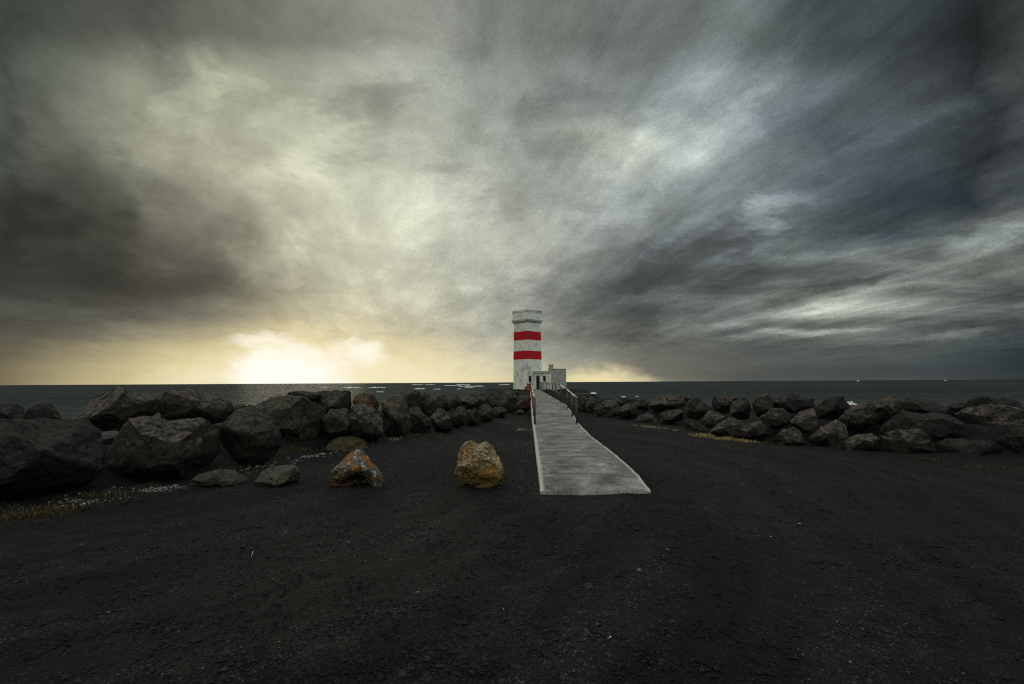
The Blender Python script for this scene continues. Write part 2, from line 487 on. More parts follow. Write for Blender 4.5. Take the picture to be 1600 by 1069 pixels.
def mat_basalt(name, c0, c1, lichen=None, lichen_amt=0.5, white=None, white_amt=0.6, scale=1.0, bumpy=1.0, lichen2=None, top=None):
    m, g, b = new_mat(name)
    oi = g.n.new('ShaderNodeObjectInfo')
    tc = g.n.new('ShaderNodeTexCoord').outputs['Object']
    p = g.vmath('ADD', tc, g.vmath('SCALE', g.xyz(oi.outputs['Random'], 0.37, oi.outputs['Random']), 50.0))
    n1 = g.noise(p, 1.3 * scale, 6, 0.65, 0.5)
    n2 = g.noise(p, 9.0 * scale, 6, 0.7, 0.2)
    n3 = g.noise(p, 45.0 * scale, 4, 0.7)
    pits = g.voronoi(g.vmath('ADD', p, g.vmath('SCALE', g.noise(p, 12.0, 2, color=True), 0.05)), 26.0 * scale)
    c = g.mix(g.maprange(g.math('ADD', g.math('MULTIPLY', n1, 0.5), g.math('MULTIPLY', n2, 0.5)), 0.36, 0.64), c0, c1)
    vary = g.math('MULTIPLY_ADD', oi.outputs['Random'], 0.8, 0.6)
    c = g.vmath('SCALE', c, vary)
    c = g.mix(g.maprange(n3, 0.62, 0.75), c, tuple(min(1, q * 1.8) for q in c1))
    if top:  # lit tops painted into the boulder colour; a pale crest on the golden stone
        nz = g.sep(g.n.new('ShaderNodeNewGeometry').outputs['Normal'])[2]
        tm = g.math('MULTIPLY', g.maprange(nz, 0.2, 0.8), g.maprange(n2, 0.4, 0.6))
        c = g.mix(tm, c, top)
    if lichen:
        ln = g.noise(g.vmath('ADD', p, (9, 3, 5)), 2.2 * scale, 7, 0.72, 0.6)
        lm = g.maprange(ln, 0.62 - 0.2 * lichen_amt, 0.70 - 0.2 * lichen_amt)
        lc = g.mix(g.maprange(n2, 0.35, 0.65), lichen, lichen2 or tuple(q * 0.5 for q in lichen))
        c = g.mix(lm, c, lc)
    if white:
        wn = g.noise(g.vmath('ADD', p, (1, 13, 7)), 4.0 * scale, 8, 0.78, 0.5)
        c = g.mix(g.maprange(wn, 0.68 - 0.18 * white_amt, 0.72 - 0.18 * white_amt), c, white)
    h = g.math('ADD', g.math('MULTIPLY', n1, 1.2), g.math('ADD', g.math('MULTIPLY', n2, 0.55), g.math('MULTIPLY', n3, 0.16)))
    h = g.math('ADD', h, g.math('MULTIPLY', g.maprange(pits, 0.0, 0.35), 0.12))
    ck = g.voronoi(g.vmath('ADD', p, g.vmath('SCALE', g.noise(p, 3.0, 4, 0.6, color=True), 0.5)), 1.5 * scale, feature='DISTANCE_TO_EDGE')
    h = g.math('ADD', h, g.math('MULTIPLY', g.maprange(ck, 0.0, 0.03), 0.35))
    c = g.mix(g.maprange(ck, 0.018, 0.004), c, tuple(q * 0.4 for q in c0))
    P(g, b, color=c, rough=0.78, spec=0.28, normal=g.bump(h, 0.8 * bumpy, 0.09 / scale))
    return m


def mat_concrete():
    m, g, b = new_mat('worn_concrete')
    p = g.n.new('ShaderNodeNewGeometry').outputs['Position']
    uv = g.n.new('ShaderNodeUVMap').outputs[0]
    u, v, _ = g.sep(uv)
    brush = g.noise(g.mapping(p, scale=(2.2, 1.8, 1)), 1.0, 10, 0.78, 0.2)
    blot = g.noise(p, 1.6, 6, 0.65, 0.6)
    fine = g.noise(g.mapping(p, scale=(1, 0.35, 1)), 26.0, 7, 0.82)
    spots = g.noise(p, 9.0, 5, 0.72, 0.3)
    t = g.math('ADD', g.math('MULTIPLY', brush, 0.35), g.math('ADD', g.math('MULTIPLY', blot, 0.45), g.math('MULTIPLY', fine, 0.32)))
    c = g.ramp(t, [(0.44, (0.05, 0.05, 0.046)), (0.53, (0.14, 0.14, 0.128)), (0.60, (0.235, 0.235, 0.215)), (0.70, (0.45, 0.45, 0.41))])
    c = g.mix(g.maprange(spots, 0.62, 0.68), c, (0.03, 0.031, 0.028))
    # cast joints every three metres or so
    j = g.math('ABSOLUTE', g.math('SUBTRACT', g.math('FRACT', g.math('DIVIDE', g.math('ADD', v, g.math('MULTIPLY_ADD', blot, 0.05, 2.2)), 3.1)), 0.5))
    c = g.mix(g.maprange(j, 0.010, 0.003), c, (0.07, 0.07, 0.065))
    # pale scuffed lip along both edges
    e = g.math('SUBTRACT', 0.5, g.math('ABSOLUTE', g.math('SUBTRACT', u, 0.5)))
    en = g.math('ADD', e, g.math('MULTIPLY', g.math('SUBTRACT', g.noise(p, 7.0, 5, 0.7), 0.5), 0.05))
    c = g.mix(g.math('MULTIPLY', g.maprange(en, 0.050, 0.012), 0.85), c, (0.60, 0.60, 0.54))
    h = g.math('ADD', g.math('MULTIPLY', fine, 0.5), g.math('ADD', g.math('MULTIPLY', brush, 0.4), g.math('MULTIPLY', spots, 0.8)))
    P(g, b, color=c, rough=0.8, spec=0.3, normal=g.bump(h, 0.5, 0.01))
    return m


def mat_render(name, base, dirt, amt=0.5, scale=1.0, rough=0.75):
    """weathered painted render"""
    m, g, b = new_mat(name)
    p = g.n.new('ShaderNodeTexCoord').outputs['Object']
    n1 = g.noise(g.mapping(p, scale=(1, 1, 0.8)), 1.3 * scale, 8, 0.72, 0.5)
    run = g.noise(g.mapping(p, scale=(3.5, 3.5, 0.35)), 1.2 * scale, 5, 0.6, 0.2)
    n2 = g.noise(p, 7 * scale, 6, 0.7, 0.4)
    t = g.math('ADD', g.math('MULTIPLY', n1, 0.5), g.math('ADD', g.math('MULTIPLY', run, 0.2), g.math('MULTIPLY', n2, 0.3)))
    c = g.mix(g.maprange(t, 0.55 - 0.06 * amt, 0.60 - 0.02 * amt), base, tuple(a * 0.45 + d * 0.55 for a, d in zip(base, dirt)))
    c = g.mix(g.maprange(g.noise(g.vmath('ADD', p, (4, 4, 4)), 2.6 * scale, 8, 0.75, 0.7), 0.60, 0.64), c, dirt)
    c = g.vmath('SCALE', c, g.maprange(n2, 0.2, 0.8, 0.82, 1.12))
    P(g, b, color=c, rough=rough, spec=0.3, normal=g.bump(g.math('ADD', n2, n1), 0.4, 0.03))
    return m


def mat_plain(name, c, rough=0.6, metal=0.0, vary=0.35, scale=12.0, c2=None):
    m, g, b = new_mat(name)
    p = g.n.new('ShaderNodeTexCoord').outputs['Object']
    n = g.noise(p, scale, 5, 0.65, 0.3)
    c2 = c2 or tuple(q * (1 - vary) for q in c)
    P(g, b, color=g.mix(g.maprange(n, 0.35, 0.65), c, c2), rough=rough, metal=metal, normal=g.bump(n, 0.3, 0.01))
    return m


def mat_sea():
    m, g, b = new_mat('sea_water')
    p = g.n.new('ShaderNodeNewGeometry').outputs['Position']
    w1 = g.noise(g.mapping(p, rot=(0, 0, 0.1), scale=(0.035, 0.10, 1)), 1.0, 5, 0.6, 0.4)
    w2 = g.noise(g.mapping(p, rot=(0, 0, -0.15), scale=(0.25, 0.8, 1)), 1.0, 5, 0.65, 0.3)
    w3 = g.noise(g.mapping(p, scale=(1.2, 2.6, 1)), 1.0, 4, 0.65)
    h = g.math('ADD', g.math('MULTIPLY', w1, 5.0), g.math('ADD', g.math('MULTIPLY', w2, 1.3), g.math('MULTIPLY', w3, 0.35)))
    patch = g.noise(g.mapping(p, scale=(0.003, 0.02, 1)), 1.0, 4, 0.6, 0.3)
    c = g.mix(g.maprange(patch, 0.4, 0.6), (0.021, 0.029, 0.029), (0.035, 0.044, 0.043))
    foam = g.noise(g.mapping(p, scale=(0.15, 0.5, 1)), 1.0, 8, 0.75, 0.8)
    c = g.mix(g.maprange(foam, 0.72, 0.76), c, (0.5, 0.52, 0.5))
    nrm = g.bump(h, 1.0, 1.0)
    di = g.n.new('ShaderNodeBsdfDiffuse'); gl = g.n.new('ShaderNodeBsdfGlossy'); mx = g.n.new('ShaderNodeMixShader')
    g._in(di.inputs['Color'], c); gl.inputs['Roughness'].default_value = 0.32
    g.l.new(nrm, di.inputs['Normal']); g.l.new(nrm, gl.inputs['Normal'])
    g._in(mx.inputs[0], g.maprange(w2, 0.35, 0.7, 0.02, 0.10)); g.l.new(di.outputs[0], mx.inputs[1]); g.l.new(gl.outputs[0], mx.inputs[2])
    g.n.remove(b); o = [q for q in g.n if q.type == 'OUTPUT_MATERIAL'][0]; g.l.new(mx.outputs[0], o.inputs[0])
    return m


def mat_foam():
    m, g, b = new_mat('foam')
    p = g.n.new('ShaderNodeNewGeometry').outputs['Position']
    n = g.noise(g.mapping(p, scale=(0.4, 0.4, 1.2)), 1.0, 6, 0.7)
    P(g, b, color=g.mix(g.maprange(n, 0.3, 0.6), (0.55, 0.58, 0.58), (0.9, 0.92, 0.9)), rough=0.9, spec=0.2)
    return m


def mat_blade(name, c0, c1, c2):
    m, g, b = new_mat(name)
    a = g.n.new('ShaderNodeAttribute'); a.attribute_name = 'tone'
    P(g, b, color=g.ramp(a.outputs['Fac'], [(0, c0), (0.5, c1), (1, c2)]), rough=0.7, spec=0.2)
    return m


M_GRAVEL = mat_gravel()
M_PEB = mat_stone('gravel_stone', (0.003, 0.003, 0.003), (0.042, 0.044, 0.041), (0.45, 0.45, 0.42))
M_PALE = mat_stone('shell_grit', (0.06, 0.057, 0.048), (0.30, 0.28, 0.24), (0.55, 0.52, 0.46))
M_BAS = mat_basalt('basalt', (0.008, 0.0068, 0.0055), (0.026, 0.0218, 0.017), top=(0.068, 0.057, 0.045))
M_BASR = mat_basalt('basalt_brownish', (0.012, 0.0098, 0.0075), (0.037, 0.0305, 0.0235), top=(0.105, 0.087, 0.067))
M_BLK = mat_basalt('vignette_black_basalt', (0.005, 0.0046, 0.004), (0.015, 0.0135, 0.0115), top=(0.028, 0.026, 0.022))  # lens vignette darkening put into the colour of the outer boulders
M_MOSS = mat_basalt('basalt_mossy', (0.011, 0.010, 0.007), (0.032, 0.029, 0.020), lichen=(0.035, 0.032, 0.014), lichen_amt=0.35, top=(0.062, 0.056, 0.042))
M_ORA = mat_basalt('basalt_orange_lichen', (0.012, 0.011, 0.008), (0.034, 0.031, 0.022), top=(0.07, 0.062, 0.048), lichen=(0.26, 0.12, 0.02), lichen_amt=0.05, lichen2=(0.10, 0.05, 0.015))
M_ORA2 = mat_basalt('rusty_lichen_stone', (0.02, 0.016, 0.01), (0.05, 0.035, 0.02), lichen=(0.22, 0.10, 0.02), lichen_amt=0.5, lichen2=(0.07, 0.035, 0.012))
M_RED = mat_basalt('reddish_basalt', (0.03, 0.012, 0.011), (0.07, 0.022, 0.02))
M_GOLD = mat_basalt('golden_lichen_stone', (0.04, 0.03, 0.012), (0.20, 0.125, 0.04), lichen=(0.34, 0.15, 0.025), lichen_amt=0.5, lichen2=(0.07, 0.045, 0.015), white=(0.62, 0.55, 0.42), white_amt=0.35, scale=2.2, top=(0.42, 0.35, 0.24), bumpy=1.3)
M_PEAK = mat_basalt('white_and_orange_lichen_stone', (0.05, 0.052, 0.038), (0.17, 0.175, 0.13), lichen=(0.34, 0.13, 0.015), lichen_amt=0.68, lichen2=(0.12, 0.06, 0.02), white=(0.58, 0.58, 0.50), white_amt=0.70, scale=2.2)
M_FLAT = mat_basalt('flat_brown_stone', (0.05, 0.045, 0.035), (0.10, 0.09, 0.07), lichen=(0.22, 0.13, 0.05), lichen_amt=0.2, scale=1.6)
M_CON = mat_concrete()
M_WHITE = mat_render('weathered_white_paint', (0.82, 0.83, 0.76), (0.14, 0.14, 0.12), 0.9, 1.3)
M_GREY = mat_render('grey_weathered_shaded_render', (0.42, 0.43, 0.38), (0.12, 0.12, 0.105), 1.2, 1.5)
M_REDP = mat_render('red_paint', (0.50, 0.006, 0.012), (0.30, 0.004, 0.008), 0.2, 1.0)
M_DARK = mat_plain('dark_opening', (0.012, 0.012, 0.011), 0.4)
M_STEEL = mat_plain('rusty_galvanised_steel', (0.045, 0.04, 0.035), 0.6, 0.2, scale=6.0, c2=(0.07, 0.035, 0.025))
M_RAIL = mat_plain('sky_reflecting_rail', (0.5, 0.48, 0.44), 0.45, 0.3, scale=6.0, c2=(0.3, 0.24, 0.2))  # sky reflection on the near rail painted in as a pale colour
M_RUST = mat_plain('red_rusty_steel', (0.20, 0.03, 0.02), 0.6, 0.1, scale=5.0, c2=(0.10, 0.045, 0.03))
M_BUOY = mat_plain('red_lifebuoy', (0.55, 0.03, 0.02), 0.5, vary=0.2)
M_BUOYW = mat_plain('white_plastic', (0.75, 0.73, 0.7), 0.5, vary=0.1)
M_SEA = mat_sea(); M_FOAM = mat_foam()
M_DRY = mat_blade('dry_grass', (0.02, 0.016, 0.008), (0.055, 0.04, 0.018), (0.16, 0.12, 0.055))
M_GOLDG = mat_blade('golden_grass', (0.06, 0.045, 0.018), (0.30, 0.22, 0.09), (0.75, 0.60, 0.30))
M_GRN = mat_blade('mossy_grass', (0.02, 0.022, 0.008), (0.07, 0.07, 0.022), (0.18, 0.16, 0.05))
M_MOUND = mat_plain('moss', (0.035, 0.035, 0.014), 0.95, c2=(0.06, 0.045, 0.015), scale=20)
M_LEDGE = mat_render('dark_wet_concrete', (0.05, 0.05, 0.048), (0.02, 0.02, 0.02), 0.5)

# ------------------------------------------------------------------ the land
WALL = [(-80, 6.6), (0, 7.0), (163, 7.7), (256, 8.4), (391, 10.0), (450, 11.4), (575, 13.6), (617, 14.8), (689, 16.6), (762, 20.4), (795, 25.5), (829, 28)]
WALL_R = [(893, 27.5), (953, 23), (1050, 19.2), (1138, 14.8), (1231, 13.0), (1325, 12.2), (1418, 11.2), (1550, 10.4), (1700, 9.6)]
_W = WALL + WALL_R
def wall_d(px): return float(np.interp(px, [a for a, b in _W], [b for a, b in _W]))

poly = [((px - 800) / 800 * D, D) for px, D in _W]
poly = [(-150, -160), (-150, 4), (-40, 4.5), (-14, 5.6)] + poly + [(16, 8.6), (40, 6), (150, 4), (150, -160)]
PX = np.array(poly)


def sdist(x, y):
    """signed distance to the inland polygon (negative inside)"""
    d2 = np.full(x.shape, 1e9); inside = np.zeros(x.shape, bool)
    n = len(PX)
    for i in range(n):
        ax, ay = PX[i]; bx, by = PX[(i + 1) % n]
        ex, ey = bx - ax, by - ay
        t = np.clip(((x - ax) * ex + (y - ay) * ey) / (ex * ex + ey * ey), 0, 1)
        d2 = np.minimum(d2, (x - ax - t * ex) ** 2 + (y - ay - t * ey) ** 2)
        c = ((ay > y) != (by > y))
        with np.errstate(divide='ignore', invalid='ignore'):
            xi = ax + (y - ay) * ex / (ey if ey else 1e-9)
        inside ^= c & (x < xi)
    return np.where(inside, -1, 1) * np.sqrt(d2)


def land_z(x, y):
    x = np.asarray(x, float); y = np.asarray(y, float)
    s = sdist(x, y)
    z = np.interp(s, [-0.2, 0.8, 1.8, 2.8, 4.0, 9, 14, 60], [0, 0.0, 0.45, 0.60, 0.0, -3.2, -4.5, -9])
    z = np.where(y > 20, np.minimum(z, -0.1 + 0.55 * np.clip(np.abs(x - 1.7) - 1.0, 0, 9)), z)
    # causeway under the ramp and the knoll with the lighthouse
    rx = np.interp(y, [0, 28, 70], [2.0, 2.0, 3.0])
    top = np.interp(y, [24, 30, 45, 62, 67], [-0.4, 0.15, 0.15, 0.35, 0.60])
    dx = np.abs(x - rx)
    half = np.interp(y, [20, 40, 60, 66], [3.0, 3.6, 4.6, 6.4])
    cz = top - np.clip(dx - half, 0, 99) * 0.55
    cz = cz - np.clip(y - 77, 0, 99) * 0.6
    cz = np.where(y > 22, np.maximum(cz, -9), -9)
    z = np.maximum(z, cz)
    pts = np.stack([x, y, np.zeros_like(x)], -1).reshape(-1, 3)
    rough = fbm(pts * 0.9, 4, 5).reshape(x.shape)
    out = np.clip(s + 0.3, 0, 1.2)
    z = z + rough * (0.012 + 0.10 * out)
    z = z + fbm(pts * 0.16, 2, 9).reshape(x.shape) * 0.02
    # faint wheel ruts sweeping round the ramp end
    rr = np.hypot(x + 7.0, y - 10.5)
    rut = np.exp(-((rr - 12.2) / 0.16) ** 2) + np.exp(-((rr - 13.7) / 0.16) ** 2) + 0.8 * np.exp(-((rr - 15.4) / 0.2) ** 2) + 0.6 * np.exp(-((rr - 16.9) / 0.2) ** 2)
    z = z - 0.022 * rut * (x > 3.2) * (s < -0.4)
    return z


def axis(parts):
    a = []
    for lo, hi, st in parts: a += list(np.arange(lo, hi, st))
    a.append(parts[-1][1]); return np.array(a)


gx = axis([(-150, -40, 10), (-40, -14, 1.0), (-14, 14, 0.09), (14, 40, 1.0), (40, 150, 10)])
gy = axis([(-160, -10, 10), (-10, 0, 1.0), (0, 12, 0.07), (12, 32, 0.16), (32, 80, 0.5), (80, 140, 6)])
X, Y = np.meshgrid(gx, gy)
Z = land_z(X, Y)
near = (np.abs(X) < 14) & (Y > 0) & (Y < 14)
pts = np.stack([X, Y, X * 0], -1).reshape(-1, 3)
Z = Z + near * fbm(pts * 5.0, 3, 21).reshape(X.shape) * 0.006
V = np.stack([X, Y, Z], -1).reshape(-1, 3)
nx_, ny_ = len(gx), len(gy)
ii = np.arange(nx_ * ny_).reshape(ny_, nx_)
F = np.stack([ii[:-1, :-1], ii[:-1, 1:], ii[1:, 1:], ii[1:, :-1]], -1).reshape(-1, 4)
tag(mesh_np('ground', V, F, M_GRAVEL), kind='structure')


def gz(x, y): return float(land_z(np.array([x]), np.array([y]))[0])


# ------------------------------------------------------------------ the sea
SEA_Z = -2.2
sx = axis([(-60000, -2000, 6000), (-2000, -200, 300), (-200, 200, 20), (200, 2000, 300), (2000, 60000, 6000)])
sy = axis([(-400, 0, 100), (0, 200, 10), (200, 2000, 150), (2000, 90000, 8000)])
X, Y = np.meshgrid(sx, sy)
V = np.stack([X, Y, X * 0 + SEA_Z], -1).reshape(-1, 3)
ii = np.arange(X.size).reshape(X.shape)
F = np.stack([ii[:-1, :-1], ii[:-1, 1:], ii[1:, 1:], ii[1:, :-1]], -1).reshape(-1, 4)
tag(mesh_np('sea', V, F, M_SEA, smooth=False), kind='structure')

WAVES = [  # x0, x1, y of the crest in the photo, thickness in px, words
 (499, 515, 604.8, 1.0, 'small faint white breaker, leftmost on the sea'),
 (533, 565, 605.2, 1.8, 'long bright breaker in front of the sunlit horizon'),
 (576, 604, 605.0, 1.8, 'bright breaker just right of the longest sunlit breaker'),
 (588, 600, 612.0, 1.0, 'faint nearer foam line under the bright breakers'),
 (643, 662, 600.8, 1.0, 'far thin breaker near the horizon, left of a similar one'),
 (664, 680, 600.8, 1.0, 'far thin breaker near the horizon between two others'),
 (643, 665, 607.0, 2.2, 'short thick white breaker above the biggest pale boulder'),
 (676, 690, 607.8, 1.2, 'faint trailing foam right of the thick short breaker'),
 (693, 722, 602.2, 1.2, 'broken grey foam line at mid distance'),
 (712, 735, 600.6, 1.2, 'thin top foam line left of the lighthouse'),
 (716, 758, 603.0, 1.8, 'wide ragged breaker left of the lighthouse'),
 (726, 741, 605.2, 1.2, 'short foam streak under the wide ragged breaker'),
 (714, 721, 607.6, 1.0, 'tiny foam fleck among the breakers'),
 (779, 797, 600.6, 1.6, 'far bright breaker touching the lighthouse side'),
 (792, 803, 608.6, 1.4, 'short foam line against the lighthouse foot'),
 (751, 784, 615.5, 3.0, 'broad pale wash of foam just behind the left rocks'),
 (883, 920, 612.2, 1.6, 'upper foam line behind the dark ledge right of the ramp'),
 (921, 933, 613.2, 3.4, 'brightest splash of foam beyond the end of the dark ledge'),
 (884, 912, 615.6, 1.4, 'lower foam line against the dark ledge right of the ramp'),
 (970, 978, 619.0, 2.2, 'small white splash alone beyond the right rocks'),
 (993, 997, 618.8, 1.4, 'tiny white fleck right of the lone splash'),
 (1339, 1343, 594.7, 1.6, 'tiny white crest on the far right horizon, left one'),
 (1476, 1480, 593.9, 1.4, 'tiny white crest on the far right horizon, right one'),
 (1328, 1332, 629.0, 7.0, 'upright white spray seen through the gap in the right rocks'),
]
for k, (x0, x1, yy, th, lab) in enumerate(WAVES):
    hz = 597.5 - ((x0 + x1) / 2 - 800) * 0.0056
    D = (EYE.z - SEA_Z) * 800 / (yy + th * 0.5 - hz)
    D = min(D, 2600)
    a, b_ = at(x0, yy, D), at(x1, yy, D)
    hgt = th * D / 800
    n = 48; rows = 7
    VV = []
    for i in range(n + 1):
        t = i / n
        env = math.sin(math.pi * t) ** 0.45 * (0.55 + 0.6 * (0.5 + 0.5 * float(vnoise([[t * 9 + k * 7, 0.3, 0.7]])[0])))
        env *= (0.35 + 0.9 * abs(float(vnoise([[t * 26 + k * 3, 5.3, 0.7]])[0]))) if 0 < i < n else 0.0
        bow = (float(vnoise([[t * 3 + k * 5, 2.3, 0.7]])[0])) * hgt * 2.5
        for j in range(rows):
            q = j / (rows - 1)
            hh = math.sin(math.pi * q) ** 0.8 * hgt * env
            nz = float(vnoise([[t * 30 + k, j * 1.7, 1.0]])[0]) * 0.15 * hh
            VV.append((a.x + (b_.x - a.x) * t, D + (q - 0.5) * max(1.8 * hgt, 1.5) + bow, SEA_Z - 0.03 + hh + nz))
    FF = [(i * rows + j, (i + 1) * rows + j, (i + 1) * rows + j + 1, i * rows + j + 1) for i in range(n) for j in range(rows - 1)]
    tag(mesh_np('breaking_wave', VV, FF, M_FOAM), lab, 'wave', 'white breakers on the sea')


# ------------------------------------------------------------------ boulders
def ico(level):
    bm = bmesh.new(); bmesh.ops.create_icosphere(bm, subdivisions=level, radius=1.0)
    bm.verts.ensure_lookup_table()
    V = np.array([v.co[:] for v in bm.verts]); F = np.array([[v.index for v in f.verts] for f in bm.faces])
    bm.free(); return V, F


ICO = {4: ico(4), 5: ico(5), 6: ico(6)}


def rock(pts, D, seed, mat, level=5, depth=None, facets=14, rough=1.0, facet_c=(0.50, 0.86), hook=None, name='boulder', grow=1.0):
    """a boulder whose outline, seen square on at distance D, follows pts (photo pixels)"""
    pts = np.array(pts, float)
    c_ = (pts.max(0) + pts.min(0)) / 2; pts = c_ + (pts - c_) * grow
    cx, cy = (pts[:, 0].min() + pts[:, 0].max()) / 2, (pts[:, 1].min() + pts[:, 1].max()) / 2
    c0 = at(cx, cy, D)
    fwd = Vector((c0.x, c0.y, 0)).normalized(); rgt = Vector((fwd.y, -fwd.x, 0)); up = Vector((0, 0, 1))
    # outline in the rock's own upright plane
    P2 = []
    for px, py in pts:
        r = ray(px, py); t = (c0 - EYE).dot(fwd) / r.dot(fwd)
        q = EYE + r * t - c0
        P2.append((q.dot(rgt), q.dot(up)))
    P2 = np.array(P2)
    w = np.ptp(P2[:, 0]); h = np.ptp(P2[:, 1])
    depth = depth or 0.5 * (0.6 * w + 0.5 * h)
    rs = np.random.default_rng(seed)
    V, F = ICO[level]; V = V.copy()
    k = 2.8
    V /= (np.abs(V) ** k).sum(1, keepdims=True) ** (1 / k) * 0.9
    for i in range(facets):
        while True:
            n = rs.normal(size=3); n /= np.linalg.norm(n)
            if abs(n[1]) > 0.35: break
        if i % 3: n[1] = -abs(n[1])            # most facets face the viewer side
        c = rs.uniform(*facet_c)
        dd = V @ n
        over = np.clip(dd - c, 0, None)
        V -= n[None] * (over * 0.96)[:, None]
    rho = np.hypot(V[:, 0], V[:, 2]); th = np.arctan2(V[:, 2], V[:, 0])
    pa = np.arctan2(P2[:, 1], P2[:, 0]); o = np.argsort(pa); Q = P2[o]
    # radius of the outline polygon along each direction
    ang = np.linspace(-math.pi, math.pi, 721); rad = np.zeros(721)
    m = len(Q)
    for i in range(m):
        a = Q[i]; b = Q[(i + 1) % m]
        e = b - a
        den = np.cos(ang) * e[1] - np.sin(ang) * e[0]
        with np.errstate(divide='ignore', invalid='ignore'):
            t = (a[0] * e[1] - a[1] * e[0]) / den
            u = (a[0] * np.sin(ang) - a[1] * np.cos(ang)) / den
        ok = (t > 0) & (u >= -0.001) & (u <= 1.001)
        rad = np.where(ok, np.maximum(rad, t), rad)
    rad[rad == 0] = min(w, h) / 2
    rad[0] = rad[-1] = max(rad[0], rad[-1])
    rho_max = np.zeros(73); bi = ((th + math.pi) / (2 * math.pi) * 72).astype(int)
    np.maximum.at(rho_max, bi, rho)
    rho_max[72] = rho_max[0]; rho_max[rho_max == 0] = 1
    rm = np.interp((th + math.pi) / (2 * math.pi) * 72, np.arange(73) + 0.5, rho_max)
    rn = np.clip(rho / rm, 0, 1.02)
    Rr = np.interp(th, ang, rad)
    flat = 0.15
    L = np.stack([np.cos(th) * rn * Rr, V[:, 1] * depth, np.sin(th) * rn * Rr], 1)
    size = math.sqrt(w * h)
    if hook is not None: L = hook(L, w, h)
    nrm = L / np.maximum(np.linalg.norm(L, axis=1, keepdims=True), 1e-6)
    q = L / size
    dsp = 0.036 * fbm(q * 1.9, 2, seed) + 0.02 * fbm(q * 7, 3, seed + 50) + 0.010 * fbm(q * 20, 2, seed + 90)
    ridge = 1 - np.abs(vnoise(q * 3.1 + 5, seed + 7)); dsp += 0.03 * (ridge - 0.6)
    L = L + nrm * (dsp * size * rough)[:, None]
    # keep the outline's box
    for ax, lo, hi in ((0, P2[:, 0].min(), P2[:, 0].max()), (2, P2[:, 1].min(), P2[:, 1].max())):
        a0, a1 = L[:, ax].min(), L[:, ax].max()
        L[:, ax] = lo + (L[:, ax] - a0) / (a1 - a0) * (hi - lo)
    o = mesh_np(name, L, F, mat)
    o.rotation_euler = (0, 0, math.atan2(rgt.y, rgt.x)); o.location = c0
    return o


def boxpts(x0, y0, x1, y1, seed):
    rs = np.random.default_rng(seed); n = 8; out = []
    cx, cy, rx, ry = (x0 + x1) / 2, (y0 + y1) / 2, (x1 - x0) / 2, (y1 - y0) / 2
    for i in range(n):
        a = 2 * math.pi * (i + rs.uniform(-.3, .3)) / n
        k = (abs(math.cos(a)) ** 3 + abs(math.sin(a)) ** 3) ** (-1 / 3) * rs.uniform(0.86, 1.0)
        out.append((cx + rx * k * math.cos(a), cy + ry * k * math.sin(a)))
    return out


B, Br, Mo, Or, Or2, Re = M_BAS, M_BASR, M_MOSS, M_ORA, M_ORA2, M_RED
